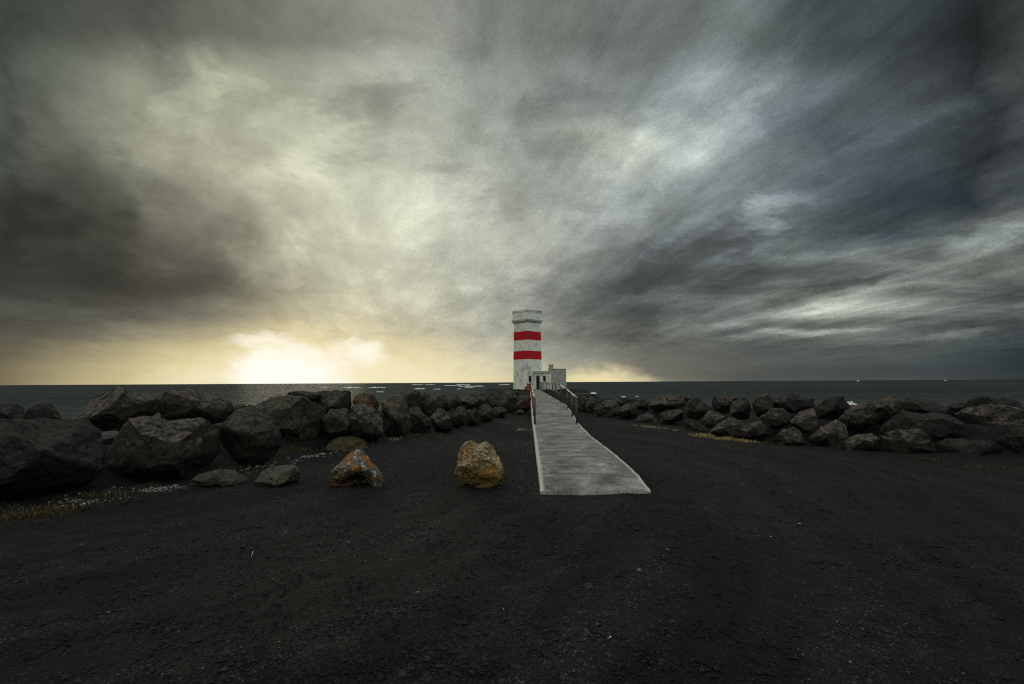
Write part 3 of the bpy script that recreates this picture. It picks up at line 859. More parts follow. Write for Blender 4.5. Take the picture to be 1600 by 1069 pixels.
# (outline, row offset in metres behind the wall foot, material, look)
LEFT = [
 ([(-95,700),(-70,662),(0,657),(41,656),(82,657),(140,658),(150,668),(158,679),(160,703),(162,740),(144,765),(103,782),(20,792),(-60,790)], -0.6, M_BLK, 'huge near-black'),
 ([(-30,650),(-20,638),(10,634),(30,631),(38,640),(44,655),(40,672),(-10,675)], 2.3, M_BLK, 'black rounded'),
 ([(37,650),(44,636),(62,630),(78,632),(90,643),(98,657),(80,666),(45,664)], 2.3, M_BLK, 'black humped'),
 ([(110,660),(128,642),(144,625),(177,605),(186,605),(222,614),(247,624),(249,645),(230,660),(206,672),(152,676),(120,672)], 1.9, Br, 'large peaked bare grey'),
 ([(246,626),(260,613),(287,606),(301,608),(328,619),(342,617),(359,627),(366,640),(350,654),(336,660),(301,664),(270,664),(250,655)], 2.0, Br, 'long twin-humped dark'),
 ([(163,730),(168,703),(185,685),(200,655),(216,652),(263,662),(309,656),(318,656),(348,677),(348,708),(330,728),(301,742),(260,755),(210,758),(172,754)], 0.0, Br, 'very large flat-topped'),
 ([(340,662),(367,642),(392,635),(408,642),(425,656),(440,675),(439,695),(428,714),(405,730),(375,727),(355,705),(342,685)], 0.0, Mo, 'very large egg-shaped'),
 ([(393,640),(416,624),(441,619),(476,624),(507,640),(511,652),(503,680),(492,700),(448,706),(430,690),(415,660)], 1.2, Or, 'big round orange-flecked'),
 ([(448,622),(452,613),(468,611),(478,612),(500,614),(502,626),(470,630)], 2.6, B, 'low dark flat'),
 ([(486,620),(503,611),(528,610),(546,612),(549,630),(546,650),(520,655),(495,648)], 2.2, B, 'dark flat-topped square'),
 ([(500,655),(515,640),(545,640),(556,660),(552,680),(530,690),(507,686)], 0.9, B, 'shadowed blocky'),
 ([(546,636),(567,631),(587,640),(599,658),(599,680),(585,692),(561,690),(545,675)], 0.2, Br, 'smooth rounded grey'),
 ([(551,628),(556,619),(570,614),(583,617),(592,630),(590,645),(560,645)], 1.6, Or2, 'rust-orange lichened'),
 ([(362,642),(368,634),(380,632),(388,636),(385,646),(368,650)], 3.0, B, 'small far dark'),
 ([(596,650),(596,628),(612,621),(629,618),(638,632),(638,645),(643,664),(632,684),(612,687),(600,678)], 0.15, Br, 'tall smooth grey'),
 ([(612,624),(630,611),(645,608),(657,613),(664,631),(664,645),(645,648),(622,640)], 1.7, Br, 'large pale domed'),
 ([(636,650),(640,640),(653,637),(664,650),(675,661),(671,674),(655,683),(640,680)], 0.1, B, 'broad leaning'),
 ([(660,625),(662,613),(671,617),(680,629),(681,642),(672,650),(660,645)], 1.3, B, 'dark narrow upright'),
 ([(672,652),(684,638),(693,640),(701,648),(707,671),(698,678),(684,681),(677,670)], 0.0, Br, 'tall triangular grey'),
 ([(678,626),(684,620),(694,617),(704,628),(706,640),(690,646),(680,642)], 1.4, B, 'small square'),
 ([(703,632),(705,623),(712,616),(720,624),(722,636),(712,641)], 1.6, B, 'small pointed'),
 ([(705,662),(707,648),(716,636),(724,638),(729,648),(728,663),(717,670),(708,670)], 0.0, B, 'grey wedge-shaped'),
 ([(719,630),(729,617),(741,611),(752,613),(759,624),(757,636),(744,643),(728,640)], 1.4, Br, 'rounded sharp-topped'),
 ([(727,652),(731,641),(744,638),(750,650),(751,663),(740,667),(731,666)], 0.0, B, 'small upright'),
 ([(747,650),(748,637),(759,631),(770,639),(771,655),(761,663),(751,662)], 0.1, Mo, 'squat pale-sided'),
 ([(756,628),(763,617),(773,613),(781,619),(789,630),(787,642),(772,645),(760,640)], 1.3, B, 'dark sloping'),
 ([(768,648),(772,637),(785,636),(792,641),(790,651),(778,656)], 0.0, B, 'low dark'),
 ([(779,626),(785,614),(794,610),(803,612),(808,620),(808,638),(800,646),(788,643)], 0.6, Br, 'tall dome-shaped'),
 ([(806,648),(808,642),(814,640),(819,643),(818,648)], -1.0, M_FLAT, 'tiny brown'),
 ([(806,640),(809,628),(818,622),(827,623),(829,640),(820,645)], 0.0, Re, 'dark red'),
 ([(802,628),(806,619),(818,618),(829,620),(830,630),(812,634)], 3.0, B, 'flat black'),
 ([(796,618),(800,612),(808,611),(812,618),(808,624),(799,624)], 12.0, B, 'small distant'),
]
RIGHT = [
 ([(901,634),(904,622),(914,619),(925,624),(926,645),(916,652),(904,650)], 0.3, B, 'shadowed dark'),
 ([(914,636),(922,620),(929,624),(937,631),(935,648),(920,652)], 0.2, B, 'narrow angular'),
 ([(928,638),(943,626),(955,624),(964,628),(976,640),(978,654),(960,657),(942,654),(930,648)], 0.0, Br, 'broad faceted'),
 ([(952,630),(957,622),(972,620),(985,624),(987,636),(970,640)], 1.6, B, 'flat dark'),
 ([(966,645),(970,635),(986,629),(996,633),(997,650),(986,656),(972,655)], 0.3, Br, 'rounded'),
 ([(986,632),(1003,623),(1016,630),(1013,640),(994,642)], 1.2, B, 'low angular'),
 ([(990,662),(998,651),(1012,645),(1022,650),(1031,664),(1022,670),(1000,668)], -0.3, B, 'low pointed'),
 ([(1012,634),(1030,620),(1045,616),(1062,619),(1077,630),(1070,642),(1045,645),(1022,645)], 1.3, Br, 'large sharp-crested'),
 ([(1029,648),(1040,639),(1062,639),(1069,645),(1068,657),(1053,663),(1034,667)], 0.0, B, 'square-faced'),
 ([(1069,642),(1075,625),(1090,621),(1103,629),(1104,646),(1092,657),(1075,655)], 0.8, B, 'tall rounded'),
 ([(1050,622),(1058,617),(1072,616),(1083,621),(1080,630),(1060,630)], 2.5, B, 'small far flat'),
 ([(1066,658),(1078,655),(1100,667),(1112,678),(1095,683),(1078,679)], -0.2, B, 'slanting slab-like'),
 ([(1098,656),(1107,642),(1120,645),(1132,652),(1128,664),(1110,669),(1100,666)], 0.5, Br, 'four-sided'),
 ([(1112,632),(1116,620),(1135,619),(1151,620),(1153,630),(1148,642),(1132,648),(1116,643)], 1.8, B, 'dark box-shaped'),
 ([(1109,674),(1124,660),(1142,651),(1156,657),(1168,666),(1163,683),(1145,689),(1118,686)], -0.1, Br, 'broad ridged'),
 ([(1140,645),(1143,627),(1155,622),(1168,624),(1174,638),(1170,655),(1150,658)], 1.1, B, 'dark craggy'),
 ([(1154,675),(1168,664),(1185,656),(1198,664),(1205,683),(1192,692),(1165,690)], -0.2, Br, 'double-topped'),
 ([(1174,630),(1188,618),(1198,615),(1207,624),(1210,645),(1195,657),(1178,648)], 1.2, Br, 'upright rough'),
 ([(1186,652),(1205,638),(1222,637),(1236,650),(1236,664),(1215,673),(1198,668)], 0.6, Br, 'pale smooth-sided'),
 ([(1204,630),(1212,621),(1228,618),(1242,626),(1240,642),(1215,645)], 1.9, B, 'sunken dark'),
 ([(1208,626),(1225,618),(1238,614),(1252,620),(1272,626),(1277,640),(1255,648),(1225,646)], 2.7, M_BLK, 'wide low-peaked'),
 ([(1233,660),(1248,645),(1270,638),(1277,650),(1277,667),(1260,678),(1240,674)], 0.7, Br, 'rounded pale-faced'),
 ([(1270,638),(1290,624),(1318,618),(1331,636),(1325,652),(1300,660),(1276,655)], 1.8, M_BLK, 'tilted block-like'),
 ([(1207,686),(1222,672),(1240,667),(1253,676),(1258,697),(1235,702),(1213,700)], -0.1, Br, 'smooth hump-backed'),
 ([(1262,686),(1285,665),(1308,656),(1324,668),(1328,690),(1305,702),(1272,701)], 0.1, Br, 'broad pointed'),
 ([(1309,654),(1330,635),(1360,627),(1369,635),(1369,664),(1345,678),(1322,671)], 1.0, Br, 'big smooth'),
 ([(1360,652),(1375,628),(1395,617),(1409,625),(1412,642),(1387,662),(1366,668)], 1.6, Br, 'pale leaning pointed'),
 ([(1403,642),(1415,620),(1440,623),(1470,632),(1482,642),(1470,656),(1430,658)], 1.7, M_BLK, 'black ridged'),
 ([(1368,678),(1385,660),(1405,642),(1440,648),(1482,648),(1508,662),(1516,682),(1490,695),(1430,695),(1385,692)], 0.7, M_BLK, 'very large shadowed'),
 ([(1318,692),(1335,681),(1360,677),(1378,685),(1378,704),(1350,710),(1323,706)], -0.1, Br, 'flat-backed'),
 ([(1373,680),(1400,671),(1435,668),(1450,680),(1465,708),(1430,720),(1388,718),(1375,702)], 0.0, Br, 'large sloping'),
 ([(1490,645),(1508,634),(1550,631),(1595,639),(1608,655),(1592,692),(1530,696),(1502,684)], 1.3, Br, 'huge lens-shaped'),
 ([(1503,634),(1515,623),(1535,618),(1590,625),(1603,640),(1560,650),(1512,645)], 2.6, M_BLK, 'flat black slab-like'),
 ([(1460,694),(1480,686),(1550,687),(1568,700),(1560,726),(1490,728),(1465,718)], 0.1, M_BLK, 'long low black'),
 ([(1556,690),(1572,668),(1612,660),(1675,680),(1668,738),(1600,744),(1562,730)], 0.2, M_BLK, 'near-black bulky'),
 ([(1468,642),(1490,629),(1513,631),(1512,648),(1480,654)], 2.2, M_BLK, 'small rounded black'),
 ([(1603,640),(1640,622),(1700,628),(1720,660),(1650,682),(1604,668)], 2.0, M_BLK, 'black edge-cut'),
]
ORD = ['first', 'second', 'third', 'fourth', 'fifth', 'sixth', 'seventh', 'eighth', 'ninth', 'tenth', 'eleventh', 'twelfth',
       'thirteenth', 'fourteenth', 'fifteenth', 'sixteenth', 'seventeenth', 'eighteenth', 'nineteenth', 'twentieth']


def wall_of_rocks(specs, side, ref):
    rows = {'front': [], 'middle': [], 'back': []}
    for i, s in enumerate(specs):
        off = s[1]; cx = np.mean([p[0] for p in s[0]])
        rows['front' if off < 0.55 else 'middle' if off < 1.35 else 'back'].append((cx, i))
    rank = {}
    for r, l in rows.items():
        for k, (_, i) in enumerate(sorted(l, reverse=(side == 'left'))): rank[i] = (r, k)
    for i, (pts, off, mat, look) in enumerate(specs):
        xs = [p[0] for p in pts]; cx = (min(xs) + max(xs)) / 2
        wpx = max(xs) - min(xs)
        base = wall_d(cx)
        D = base + off * max(1.0, base / 14) + 0.32 * wpx * base / 800
        r, k = rank[i]
        o = rock(pts, D, 100 * (1 if side == 'left' else 2) + i, mat, level=6 if wpx > 110 else 5 if wpx > 34 else 4, grow=1.0 if side == 'right' else 1.03)
        tag(o, f'{look} boulder, {ORD[k]} from the ramp in the {side} wall\'s {r} row', 'boulder', f'boulders of the {side} rock wall')


wall_of_rocks(LEFT, 'left', 'ramp')
wall_of_rocks(RIGHT, 'right', 'ramp')


# the four loose stones on the gravel
def loose(pts, seed, mat, label, hook=None, **k):
    ymax = max(p[1] for p in pts); cx = sum(p[0] for p in pts) / len(pts)
    xs = [p[0] for p in pts]
    D0 = ground(cx, ymax - 3).y
    D = D0 + 0.30 * (max(xs) - min(xs)) * D0 / 800
    o = rock(pts, D, seed, mat, level=6, hook=hook, name='loose_stone', **k)
    return tag(o, label, 'stone')


def cave(L, w, h):
    # hollow under the front of the peaked stone
    x = (L[:, 0] - 0.06 * w) / (0.24 * w); z = (L[:, 2] + 0.50 * h) / (0.36 * h)
    m = np.exp(-(x ** 2 + z ** 2) * 1.1) * (L[:, 1] < 0.15 * w)
    L = L.copy(); L[:, 1] += m * 0.62 * w
    L[:, 2] += m * 0.22 * h
    return L


loose([(513,752),(517,738),(526,728),(540,716),(551,708),(558,704),(568,706),(578,716),(584,726),(594,736),(599,750),(594,762),(585,764),(560,764),(540,767),(520,768)],
      5, M_PEAK, 'peaked stone with white and orange lichen and a dark hollow underneath', cave, depth=0.36, facets=10)
loose([(709,745),(711,730),(713,715),(720,703),(729,695),(736,690),(743,693),(748,697),(758,692),(766,697),(775,708),(783,722),(787,736),(788,750),(780,758),(762,763),(740,764),(720,761)],
      8, M_GOLD, 'rounded golden-brown stone with pale crest, nearest to the ramp', rough=1.25, facets=7, facet_c=(0.75, 0.95))
loose([(298,751),(310,742),(325,736),(345,733),(365,735),(383,743),(390,752),(385,762),(350,764),(310,762)],
      9, M_FLAT, 'low flat brownish stone with an ochre left tip', depth=0.28)
loose([(396,757),(405,742),(420,732),(440,728),(462,727),(470,737),(469,752),(455,762),(425,764),(402,763)],
      10, M_FLAT, 'low rounded grey-brown stone left of the peaked lichened stone', depth=0.32)


# ------------------------------------------------------------------ concrete ramp
ST = [  # photo y, left x, right x, distance
 (766, 845, 1017, 7.50), (757, 844.2, 1010, 7.85), (748, 843.2, 1003, 8.24), (740, 842.3, 996.5, 8.65), (720, 840, 974, 9.93), (703, 838, 953.5, 11.45), (683, 835.5, 926, 14.0),
 (662, 832.6, 904.5, 18.2), (645, 831, 894, 22.7), (633.5, 830.2, 886, 26.7), (625, 829.6, 871, 32.0), (619, 829.3, 861, 38.7), (611, 829.0, 847.5, 59.0), (608.6, 829.5, 844.5, 68.3)]


def ramp_pt(Y):
    ys = [s[3] for s in ST]
    L = [at(s[1], s[0], s[3]) for s in ST]; Rr = [at(s[2], s[0], s[3]) for s in ST]
    f = lambda A, c: float(np.interp(Y, ys, [getattr(p, c) for p in A]))
    z = (f(L, 'z') + f(Rr, 'z')) / 2
    return f(L, 'x'), f(Rr, 'x'), z


def build_ramp():
    bm = bmesh.new(); uvl = bm.loops.layers.uv.new('UVMap')
    Ys = list(np.concatenate([np.arange(7.50, 20, 0.12), np.arange(20, 68.3, 0.5)]))
    NX = 14; rows = []
    for i, Y in enumerate(Ys):
        a, b, z = ramp_pt(Y)
        jl = 0.004 * float(fbm([[Y * 2.3, 0, 3]], 3)[0]); jr = 0.006 * float(fbm([[Y * 3.3, 7, 3]], 3)[0])
        a += jl; b += jr; row = []
        r = []
        for k in range(NX + 1):
            t = k / NX
            x = a + (b - a) * t
            dz = 0.008 * float(fbm([[x * 3, Y * 3, 0]], 2)[0]) - (0.012 if k in (0, NX) else 0)
            yy = Y + (0.03 * float(fbm([[x * 5, 1, 0]], 2)[0]) if i == 0 else 0)
            r.append((bm.verts.new((x, yy, z + dz - (0.01 if i == 0 else 0))), t))
        lo_l = bm.verts.new((a - 0.01, Y, min(z - 0.16, -0.02) if Y < 24 else z - 0.35)); lo_r = bm.verts.new((b + 0.01, Y, min(z - 0.16, -0.02) if Y < 24 else z - 0.35))
        rows.append(([(lo_l, -0.02)] + r + [(lo_r, 1.02)], Y))

    def face(q, uv):
        f = bm.faces.new(q); f.smooth = True
        for l, c in zip(f.loops, uv): l[uvl].uv = c
    for (r0, y0), (r1, y1) in zip(rows, rows[1:]):
        for k in range(len(r0) - 1):
            face([r0[k][0], r0[k + 1][0], r1[k + 1][0], r1[k][0]], [(r0[k][1], y0), (r0[k + 1][1], y0), (r1[k + 1][1], y1), (r1[k][1], y1)])
    r0, y0 = rows[0]
    low = [bm.verts.new((v.co.x, v.co.y - 0.01, -0.05)) for v, t in r0[1:-1]]
    for k in range(len(low) - 1):
        face([low[k], low[k + 1], r0[k + 2][0], r0[k + 1][0]], [(0.5, y0)] * 4)
    me = bpy.data.meshes.new('path'); bm.to_mesh(me); bm.free(); me.materials.append(M_CON)
    o = link_mesh('path', me)
    tag(o, kind='structure')
    return o


build_ramp()


def railing(side, label):
    near = [18.2, 21.2, 24.8, 29.2]
    Ys = near + list(np.arange(32.4, 67, 3.3))
    ins = 0.07

    def base(Y):
        a, b, z = ramp_pt(Y)
        return Vector(((b - ins) if side == 'right' else (a + ins), Y, z))
    hts = [0.92, 0.90, 0.90, 0.98] + [1.0] * (len(Ys) - 4)
    tops = [base(Y) + Vector((0, 0, h)) for Y, h in zip(Ys, hts)]
    root = empty('handrail', base(Ys[0]), label, 'handrail', 'steel handrails of the ramp')
    inv = -Vector(root.location)
    for Y, t in zip(Ys, tops):
        MB().tube(base(Y) - Vector((0, 0, 0.06)) + inv, t + inv, 0.034).build('post', M_STEEL if (side == 'right' or Y < 20) else M_RUST, root, smooth=True)
    m = MB()
    for a, b in zip(tops[:3], tops[1:4]): m.tube(a + inv, b + inv + (b - a).normalized() * 0.02, 0.032)
    m.build('top_rail', M_RAIL, root, smooth=True)
    m = MB()
    for a, b in zip(tops[3:], tops[4:]): m.tube(a + inv, b + inv, 0.030)
    m.build('top_rail', M_STEEL, root, smooth=True)
    if len(tops) > 4:
        m = MB(); dn = Vector((0, 0, -0.48))
        for a, b in zip(tops[3:], tops[4:]): m.tube(a + inv + dn, b + inv + dn, 0.02)
        m.build('mid_rail', M_STEEL, root, smooth=True)
    return tops


railing('right', 'steel handrail along the right side of the ramp, with a bright sloping near end')
lt = railing('left', 'rust-red steel handrail along the left edge of the ramp')

# lifebuoy at the far end of the left rail
bl = at(826.3, 601.2, 60.0)
rootb = empty('lifebuoy', bl, 'red and white lifebuoy hung on the far end of the left handrail', 'lifebuoy')
MB().torus(Matrix.Identity(4), 0.20, 0.085).build('ring', M_BUOY, rootb, smooth=True)
MB().box(-0.11, 0.11, -0.10, 0.10, 0.11, 0.31, bevel=0.02).build('white_band', M_BUOYW, rootb)
MB().box(-0.06, 0.30, 0.10, 0.14, -0.75, 0.32).build('mounting_board', M_RUST, rootb)
MB().box(-0.50, -0.12, 0.02, 0.20, -0.62, -0.22, bevel=0.05).build('rope_box', M_RUST, rootb)


# ------------------------------------------------------------------ lighthouse
TY = 70.0
tc0 = at(824.6, 608, TY); TX = tc0.x; TZ = 0.62
ROT = Matrix.Rotation(R(-45), 4, 'Z')
house = empty('lighthouse', (TX, TY, TZ), 'square white lighthouse with two red bands and a low annex at the ramp end', 'lighthouse')


def zpx(py, px=824, D=TY - 1.4): return at(px, py, D).z - TZ


def half(z):  # half side of the tapering shaft
    return float(np.interp(z, [0, 9.0], [1.39, 1.29]))


def frustum(m, z0, z1, g=0.0, h0=None, h1=None):
    h0 = (half(z0) if h0 is None else h0) + g; h1 = (half(z1) if h1 is None else h1) + g
    vs = []
    for zz, hh in ((z0, h0), (z1, h1)):
        for sx_, sy_ in ((-1, -1), (1, -1), (1, 1), (-1, 1)):
            vs.append(m.bm.verts.new(ROT @ Vector((sx_ * hh, sy_ * hh, zz))))
    for q in ((3, 2, 1, 0), (4, 5, 6, 7), (0, 1, 5, 4), (1, 2, 6, 5), (2, 3, 7, 6), (3, 0, 4, 7)):
        m.bm.faces.new([vs[i] for i in q])
    return m


z_corn0, z_corn1 = zpx(503.5), zpx(499.5)
z_par = zpx(487.5)
frustum(MB(), -0.6, z_corn0 + 0.02).build('shaft', M_WHITE, house)
for (ya, yb) in ((561.3, 548.2), (531, 517.5)):
    frustum(MB(), zpx(ya), zpx(yb), 0.012).build('red_band', M_REDP, house)
m = MB(); frustum(m, z_corn0, z_corn0 + 0.18, 0, half(z_corn0) + 0.10, half(z_corn0) + 0.20)
frustum(m, z_corn0 + 0.18, z_corn1 + 0.05, 0, half(z_corn0) + 0.22, half(z_corn0) + 0.22)
m.build('cornice', M_GREY, house)
hp = half(z_corn0) + 0.13
par = MB()
frustum(par, z_corn1 + 0.05, z_par, 0, hp, hp).build('parapet', M_WHITE, house)
frustum(MB(), z_par, z_par + 0.07, 0, hp + 0.04, hp + 0.04).build('coping', M_GREY, house)
# thin rail on top
m = MB(); zr = zpx(484.6)
cor = [ROT @ Vector((a * hp, b * hp, 0)) for a, b in ((-1, -1), (1, -1), (1, 1), (-1, 1))]
for a, b in zip(cor, cor[1:] + cor[:1]):
    for k in range(4):
        q = a.lerp(b, k / 4); m.tube(q + Vector((0, 0, z_par)), q + Vector((0, 0, zr)), 0.022)
    for zz in (zr, (zr + z_par) / 2 + 0.04): m.tube(a + Vector((0, 0, zz)), b + Vector((0, 0, zz)), 0.022)
m.build('roof_railing', M_STEEL, house)


# frame of the annex: u runs away from the tower's right-hand face, v runs along that face
UX = (ROT @ Vector((0, 0, 0))); eu = Vector((math.cos(R(-45)), math.sin(R(-45)), 0)); ev = Vector((math.cos(R(45)), math.sin(R(45)), 0))
# right-hand visible face has normal eu, left-hand visible face has normal -ev
AM = Matrix(((eu.x, ev.x, 0, 0), (eu.y, ev.y, 0, 0), (0, 0, 1, 0), (0, 0, 0, 1)))


def uv_at(px, D):
    p = at(px, 600, D) - Vector((TX, TY, 0)); p.z = 0
    return p.dot(eu), p.dot(ev)


# choose annex front corner at px 861
def solve_v(px, u):
    """v such that the point (u, v) of the annex frame appears at photo x = px"""
    lo, hi = -6, 6
    f = lambda v: (TX + eu.x * u + ev.x * v) / (TY + eu.y * u + ev.y * v) - (px - 800) / 800
    for _ in range(60):
        mid = (lo + hi) / 2
        if f(mid) > 0: hi = mid
        else: lo = mid
    return (lo + hi) / 2


def solve_u(px, v):
    lo, hi = -6, 9
    f = lambda u: (TX + eu.x * u + ev.x * v) / (TY + eu.y * u + ev.y * v) - (px - 800) / 800
    for _ in range(60):
        mid = (lo + hi) / 2
        if f(mid) > 0: hi = mid
        else: lo = mid
    return (lo + hi) / 2


hs = half(1.0)
v0 = solve_v(833.8, hs)                     # where the door wall meets the tower
u1 = solve_u(860.8, v0)                     # near corner of the annex
v1 = solve_v(884.2, u1)                     # far end of the grey wall
zd = TY + eu.y * u1 + ev.y * v0
z_low = zpx(583, 850, zd + 0.8); z_slab = zpx(579.8, 850, zd + 0.8); z_tall = zpx(576.6, 866, zd)
ub = solve_u(858.6, v0)
annex = MB().box(hs - 0.05, u1 - 0.5, v0, v1, -0.6, z_low, M=AM).build('annex', M_WHITE, house)
MB().box(hs + 0.003, ub, v0 - 0.16, v1 - 0.05, z_low + 0.002, z_slab, M=AM, bevel=0.02).build('roof_slab', M_GREY, annex)
MB().box(u1 - 0.5, u1, v0 - 0.003, v1 + 0.003, -0.6, z_tall - 0.002, M=AM).build('end_block', M_GREY, annex)  # shade of the right-hand side put into the grey colour
MB().box(u1 - 0.56, u1 + 0.05, v0 - 0.05, v1 + 0.06, z_tall, z_tall + 0.07, M=AM).build('coping', M_GREY, annex)
MB().box(u1 - 0.5, u1 - 0.003, v0 - 0.012, v0 - 0.004, -0.55, z_low - 0.002, M=AM).build('white_return', M_WHITE, annex)
# door and window on the bright wall


def opening(name, px0, px1, py0, py1, parent, to_floor=False, depth=0.06):
    ua, ubb = solve_u(px0, v0), solve_u(px1, v0)
    D = TY + eu.y * (ua + ubb) / 2 + ev.y * v0
    z0 = -0.02 if to_floor else zpx(py1, px0, D); z1 = zpx(py0, px0, D)
    f = MB()
    t = 0.05
    f.box(ua - t, ua, v0 - 0.04, v0 - 0.003, z0, z1 + t, M=AM); f.box(ubb, ubb + t, v0 - 0.04, v0 - 0.003, z0, z1 + t, M=AM)
    f.box(ua, ubb, v0 - 0.04, v0 - 0.003, z1, z1 + t, M=AM)
    if not to_floor: f.box(ua - t - 0.03, ubb + t + 0.03, v0 - 0.09, v0 - 0.003, z0 - t, z0 - 0.001, M=AM)
    o = f.build(name, M_WHITE, parent)
    MB().box(ua + .001, ubb - .001, v0 - 0.012, v0 - 0.004, z0 + .001, z1 - .001, M=AM).build('dark_panel' if to_floor else 'pane', M_DARK, o)
    return o


opening('door', 837.6, 843.2, 586.8, 607.5, annex, True)
opening('window', 848.2, 852.8, 587.2, 596, annex)
# chimney
uc0, uc1 = solve_u(857.6, v0 + 0.5), solve_u(863.4, v0 + 0.5)
zc = zpx(569.2, 860, zd)
ch = MB(); ch.box(uc0, uc0 + 0.42, v0 + 0.45, v0 + 0.87, z_slab - 0.02, zc - 0.18, M=AM); ch.box(uc0 - 0.06, uc0 + 0.48, v0 + 0.39, v0 + 0.93, zc - 0.18, zc, M=AM)
ch.build('chimney', M_GREY, annex)
# tower window on its right-hand face near the corner
va = -hs + 0.02; vb = solve_v(829.3, hs)
zw0, zw1 = zpx(598.5), zpx(587.3)
f = MB(); hh = half((zw0 + zw1) / 2)
f.box(hh - 0.04, hh + 0.035, va + 0.02, va + 0.07, zw0, zw1 + 0.06, M=AM); f.box(hh - 0.04, hh + 0.035, vb, vb + 0.05, zw0, zw1 + 0.06, M=AM)
f.box(hh - 0.04, hh + 0.035, va + 0.07, vb, zw1, zw1 + 0.06, M=AM); f.box(hh - 0.04, hh + 0.07, va + 0.02, vb + 0.05, zw0 - 0.07, zw0, M=AM)
wn = f.build('window', M_WHITE, house)
MB().box(hh - 0.03, hh + 0.014, va + 0.071, vb - 0.001, zw0 + 0.001, zw1 - 0.001, M=AM).build('pane', M_DARK, wn)
# lamp bracket above the window
m = MB(); prev = None
zb = zpx(586)
for k in range(9):
    a = math.pi * k / 8
    q = AM @ Vector((hs + 0.10, -hs + 0.30 - 0.35 + 0.35 * math.cos(a), zb + 0.75 + 0.35 * math.sin(a)))
    if prev: m.tube(prev, q, 0.018, n=6)
    prev = q
m.tube(AM @ Vector((hs + 0.10, -hs + 0.30, zb + 0.75)), AM @ Vector((hs + 0.02, -hs + 0.30, zb + 0.1)), 0.018, n=6)
m.build('cable', M_STEEL, house)
# plinth
frustum(MB(), -0.7, 0.05, 0.0, 1.52, 1.50).build('plinth', M_GREY, house)

# ------------------------------------------------------------------ dark ledge with a post right of the ramp
lp = at(921, 615.5, 58.0)
la = at(880, 615.5, 58.0)
led = empty('ledge', ((lp.x + la.x) / 2, 58, 0), 'low dark concrete ledge between the right handrail and the sea', 'ledge')
hw = (lp.x - la.x) / 2
MB().box(-hw, hw, -0.8, 1.6, lp.z - 0.22, lp.z + 0.05, bevel=0.03).build('slab', M_LEDGE, led)
m = MB()
for q in (-hw + 0.3, 0, hw - 0.3): MB().box(q - 0.15, q + 0.15, -0.5, 1.2, -0.9, lp.z - 0.222).build('support', M_LEDGE, led)
pr = at(920.6, 616, 58.3)
tag(MB().tube((pr.x, 58.3, lp.z), (pr.x, 58.3, lp.z + 0.48), 0.05).tube((pr.x, 58.3, lp.z + 0.48), (pr.x, 58.3, lp.z + 0.53), 0.065, 0.02).build('mooring_post', M_STEEL, smooth=True),
    'short dark post standing on the end of the dark ledge', 'post')


# ------------------------------------------------------------------ gravel stones (uncountable)
OCT = np.array([(1, 0, 0), (-1, 0, 0), (0, 1, 0), (0, -1, 0), (0, 0, 1), (0, 0, -1)], float)
OF = np.array([(0, 2, 4), (2, 1, 4), (1, 3, 4), (3, 0, 4), (2, 0, 5), (1, 2, 5), (3, 1, 5), (0, 3, 5)])


def stones(name, xs, ys, size, mat, tone, flat=0.6):
    n = len(xs)
    zs = land_z(xs, ys)
    jit = RNG.uniform(0.6, 1.3, (n, 6, 1))
    a = RNG.uniform(0, 2 * math.pi, n)
    sc = size[:, None] * np.stack([RNG.uniform(0.7, 1.4, n), RNG.uniform(0.6, 1.0, n), RNG.uniform(0.4, 0.8, n) * flat / 0.6], 1)
    L = OCT[None] * jit * sc[:, None]
    ti = RNG.uniform(-0.5, 0.5, n)[:, None]
    x, y, z = L[..., 0], L[..., 1], L[..., 2]
    x, z = x * np.cos(ti) - z * np.sin(ti), x * np.sin(ti) + z * np.cos(ti)
    ca, sa = np.cos(a)[:, None], np.sin(a)[:, None]
    V = np.stack([x * ca - y * sa + xs[:, None], x * sa + y * ca + ys[:, None], z + zs[:, None] + (size * 0.15)[:, None]], -1).reshape(-1, 3)
    F = (OF[None] + 6 * np.arange(n)[:, None, None]).reshape(-1, 3)
    o = mesh_np(name, V, F, mat, smooth=False)
    at_ = o.data.attributes.new('tone', 'FLOAT', 'POINT')
    at_.data.foreach_set('value', np.repeat(tone, 6).astype(np.float32))
    return o


N = 90000
r = 2.0 * (26 / 2.0) ** (RNG.uniform(0, 1, N) ** 1.15)
a = RNG.uniform(-1.05, 1.05, N)
xs, ys = r * np.sin(a), r * np.cos(a)
clump = fbm(np.stack([xs * 1.3, ys * 1.3, xs * 0], -1), 3, 33)
keep = (sdist(xs, ys) < 0.3) & (RNG.uniform(0, 1, N) < np.clip(6.5 / r, 0, 1) ** 2) & (RNG.uniform(-0.9, 0.9, N) < clump + 0.35)
xs, ys, r = xs[keep], ys[keep], r[keep]
rz = [ramp_pt(Y) for Y in np.arange(7.5, 26, 0.5)]
rl = np.interp(ys, np.arange(7.5, 26, 0.5), [q[0] for q in rz]) + 0.05; rr_ = np.interp(ys, np.arange(7.5, 26, 0.5), [q[1] for q in rz]) - 0.05
keep = ~((ys > 7.45) & (xs > rl) & (xs < rr_))
xs, ys, r = xs[keep], ys[keep], r[keep]
size = RNG.gamma(2.2, 0.0026, len(xs)) * (1 + r / 16) + 0.003
tone = np.where(RNG.uniform(0, 1, len(xs)) < 0.007, RNG.uniform(0.97, 1.0, len(xs)), RNG.beta(1.6, 2.2, len(xs)) * 0.9)
tag(stones('gravel', xs, ys, size, M_PEB, tone), kind='stuff')


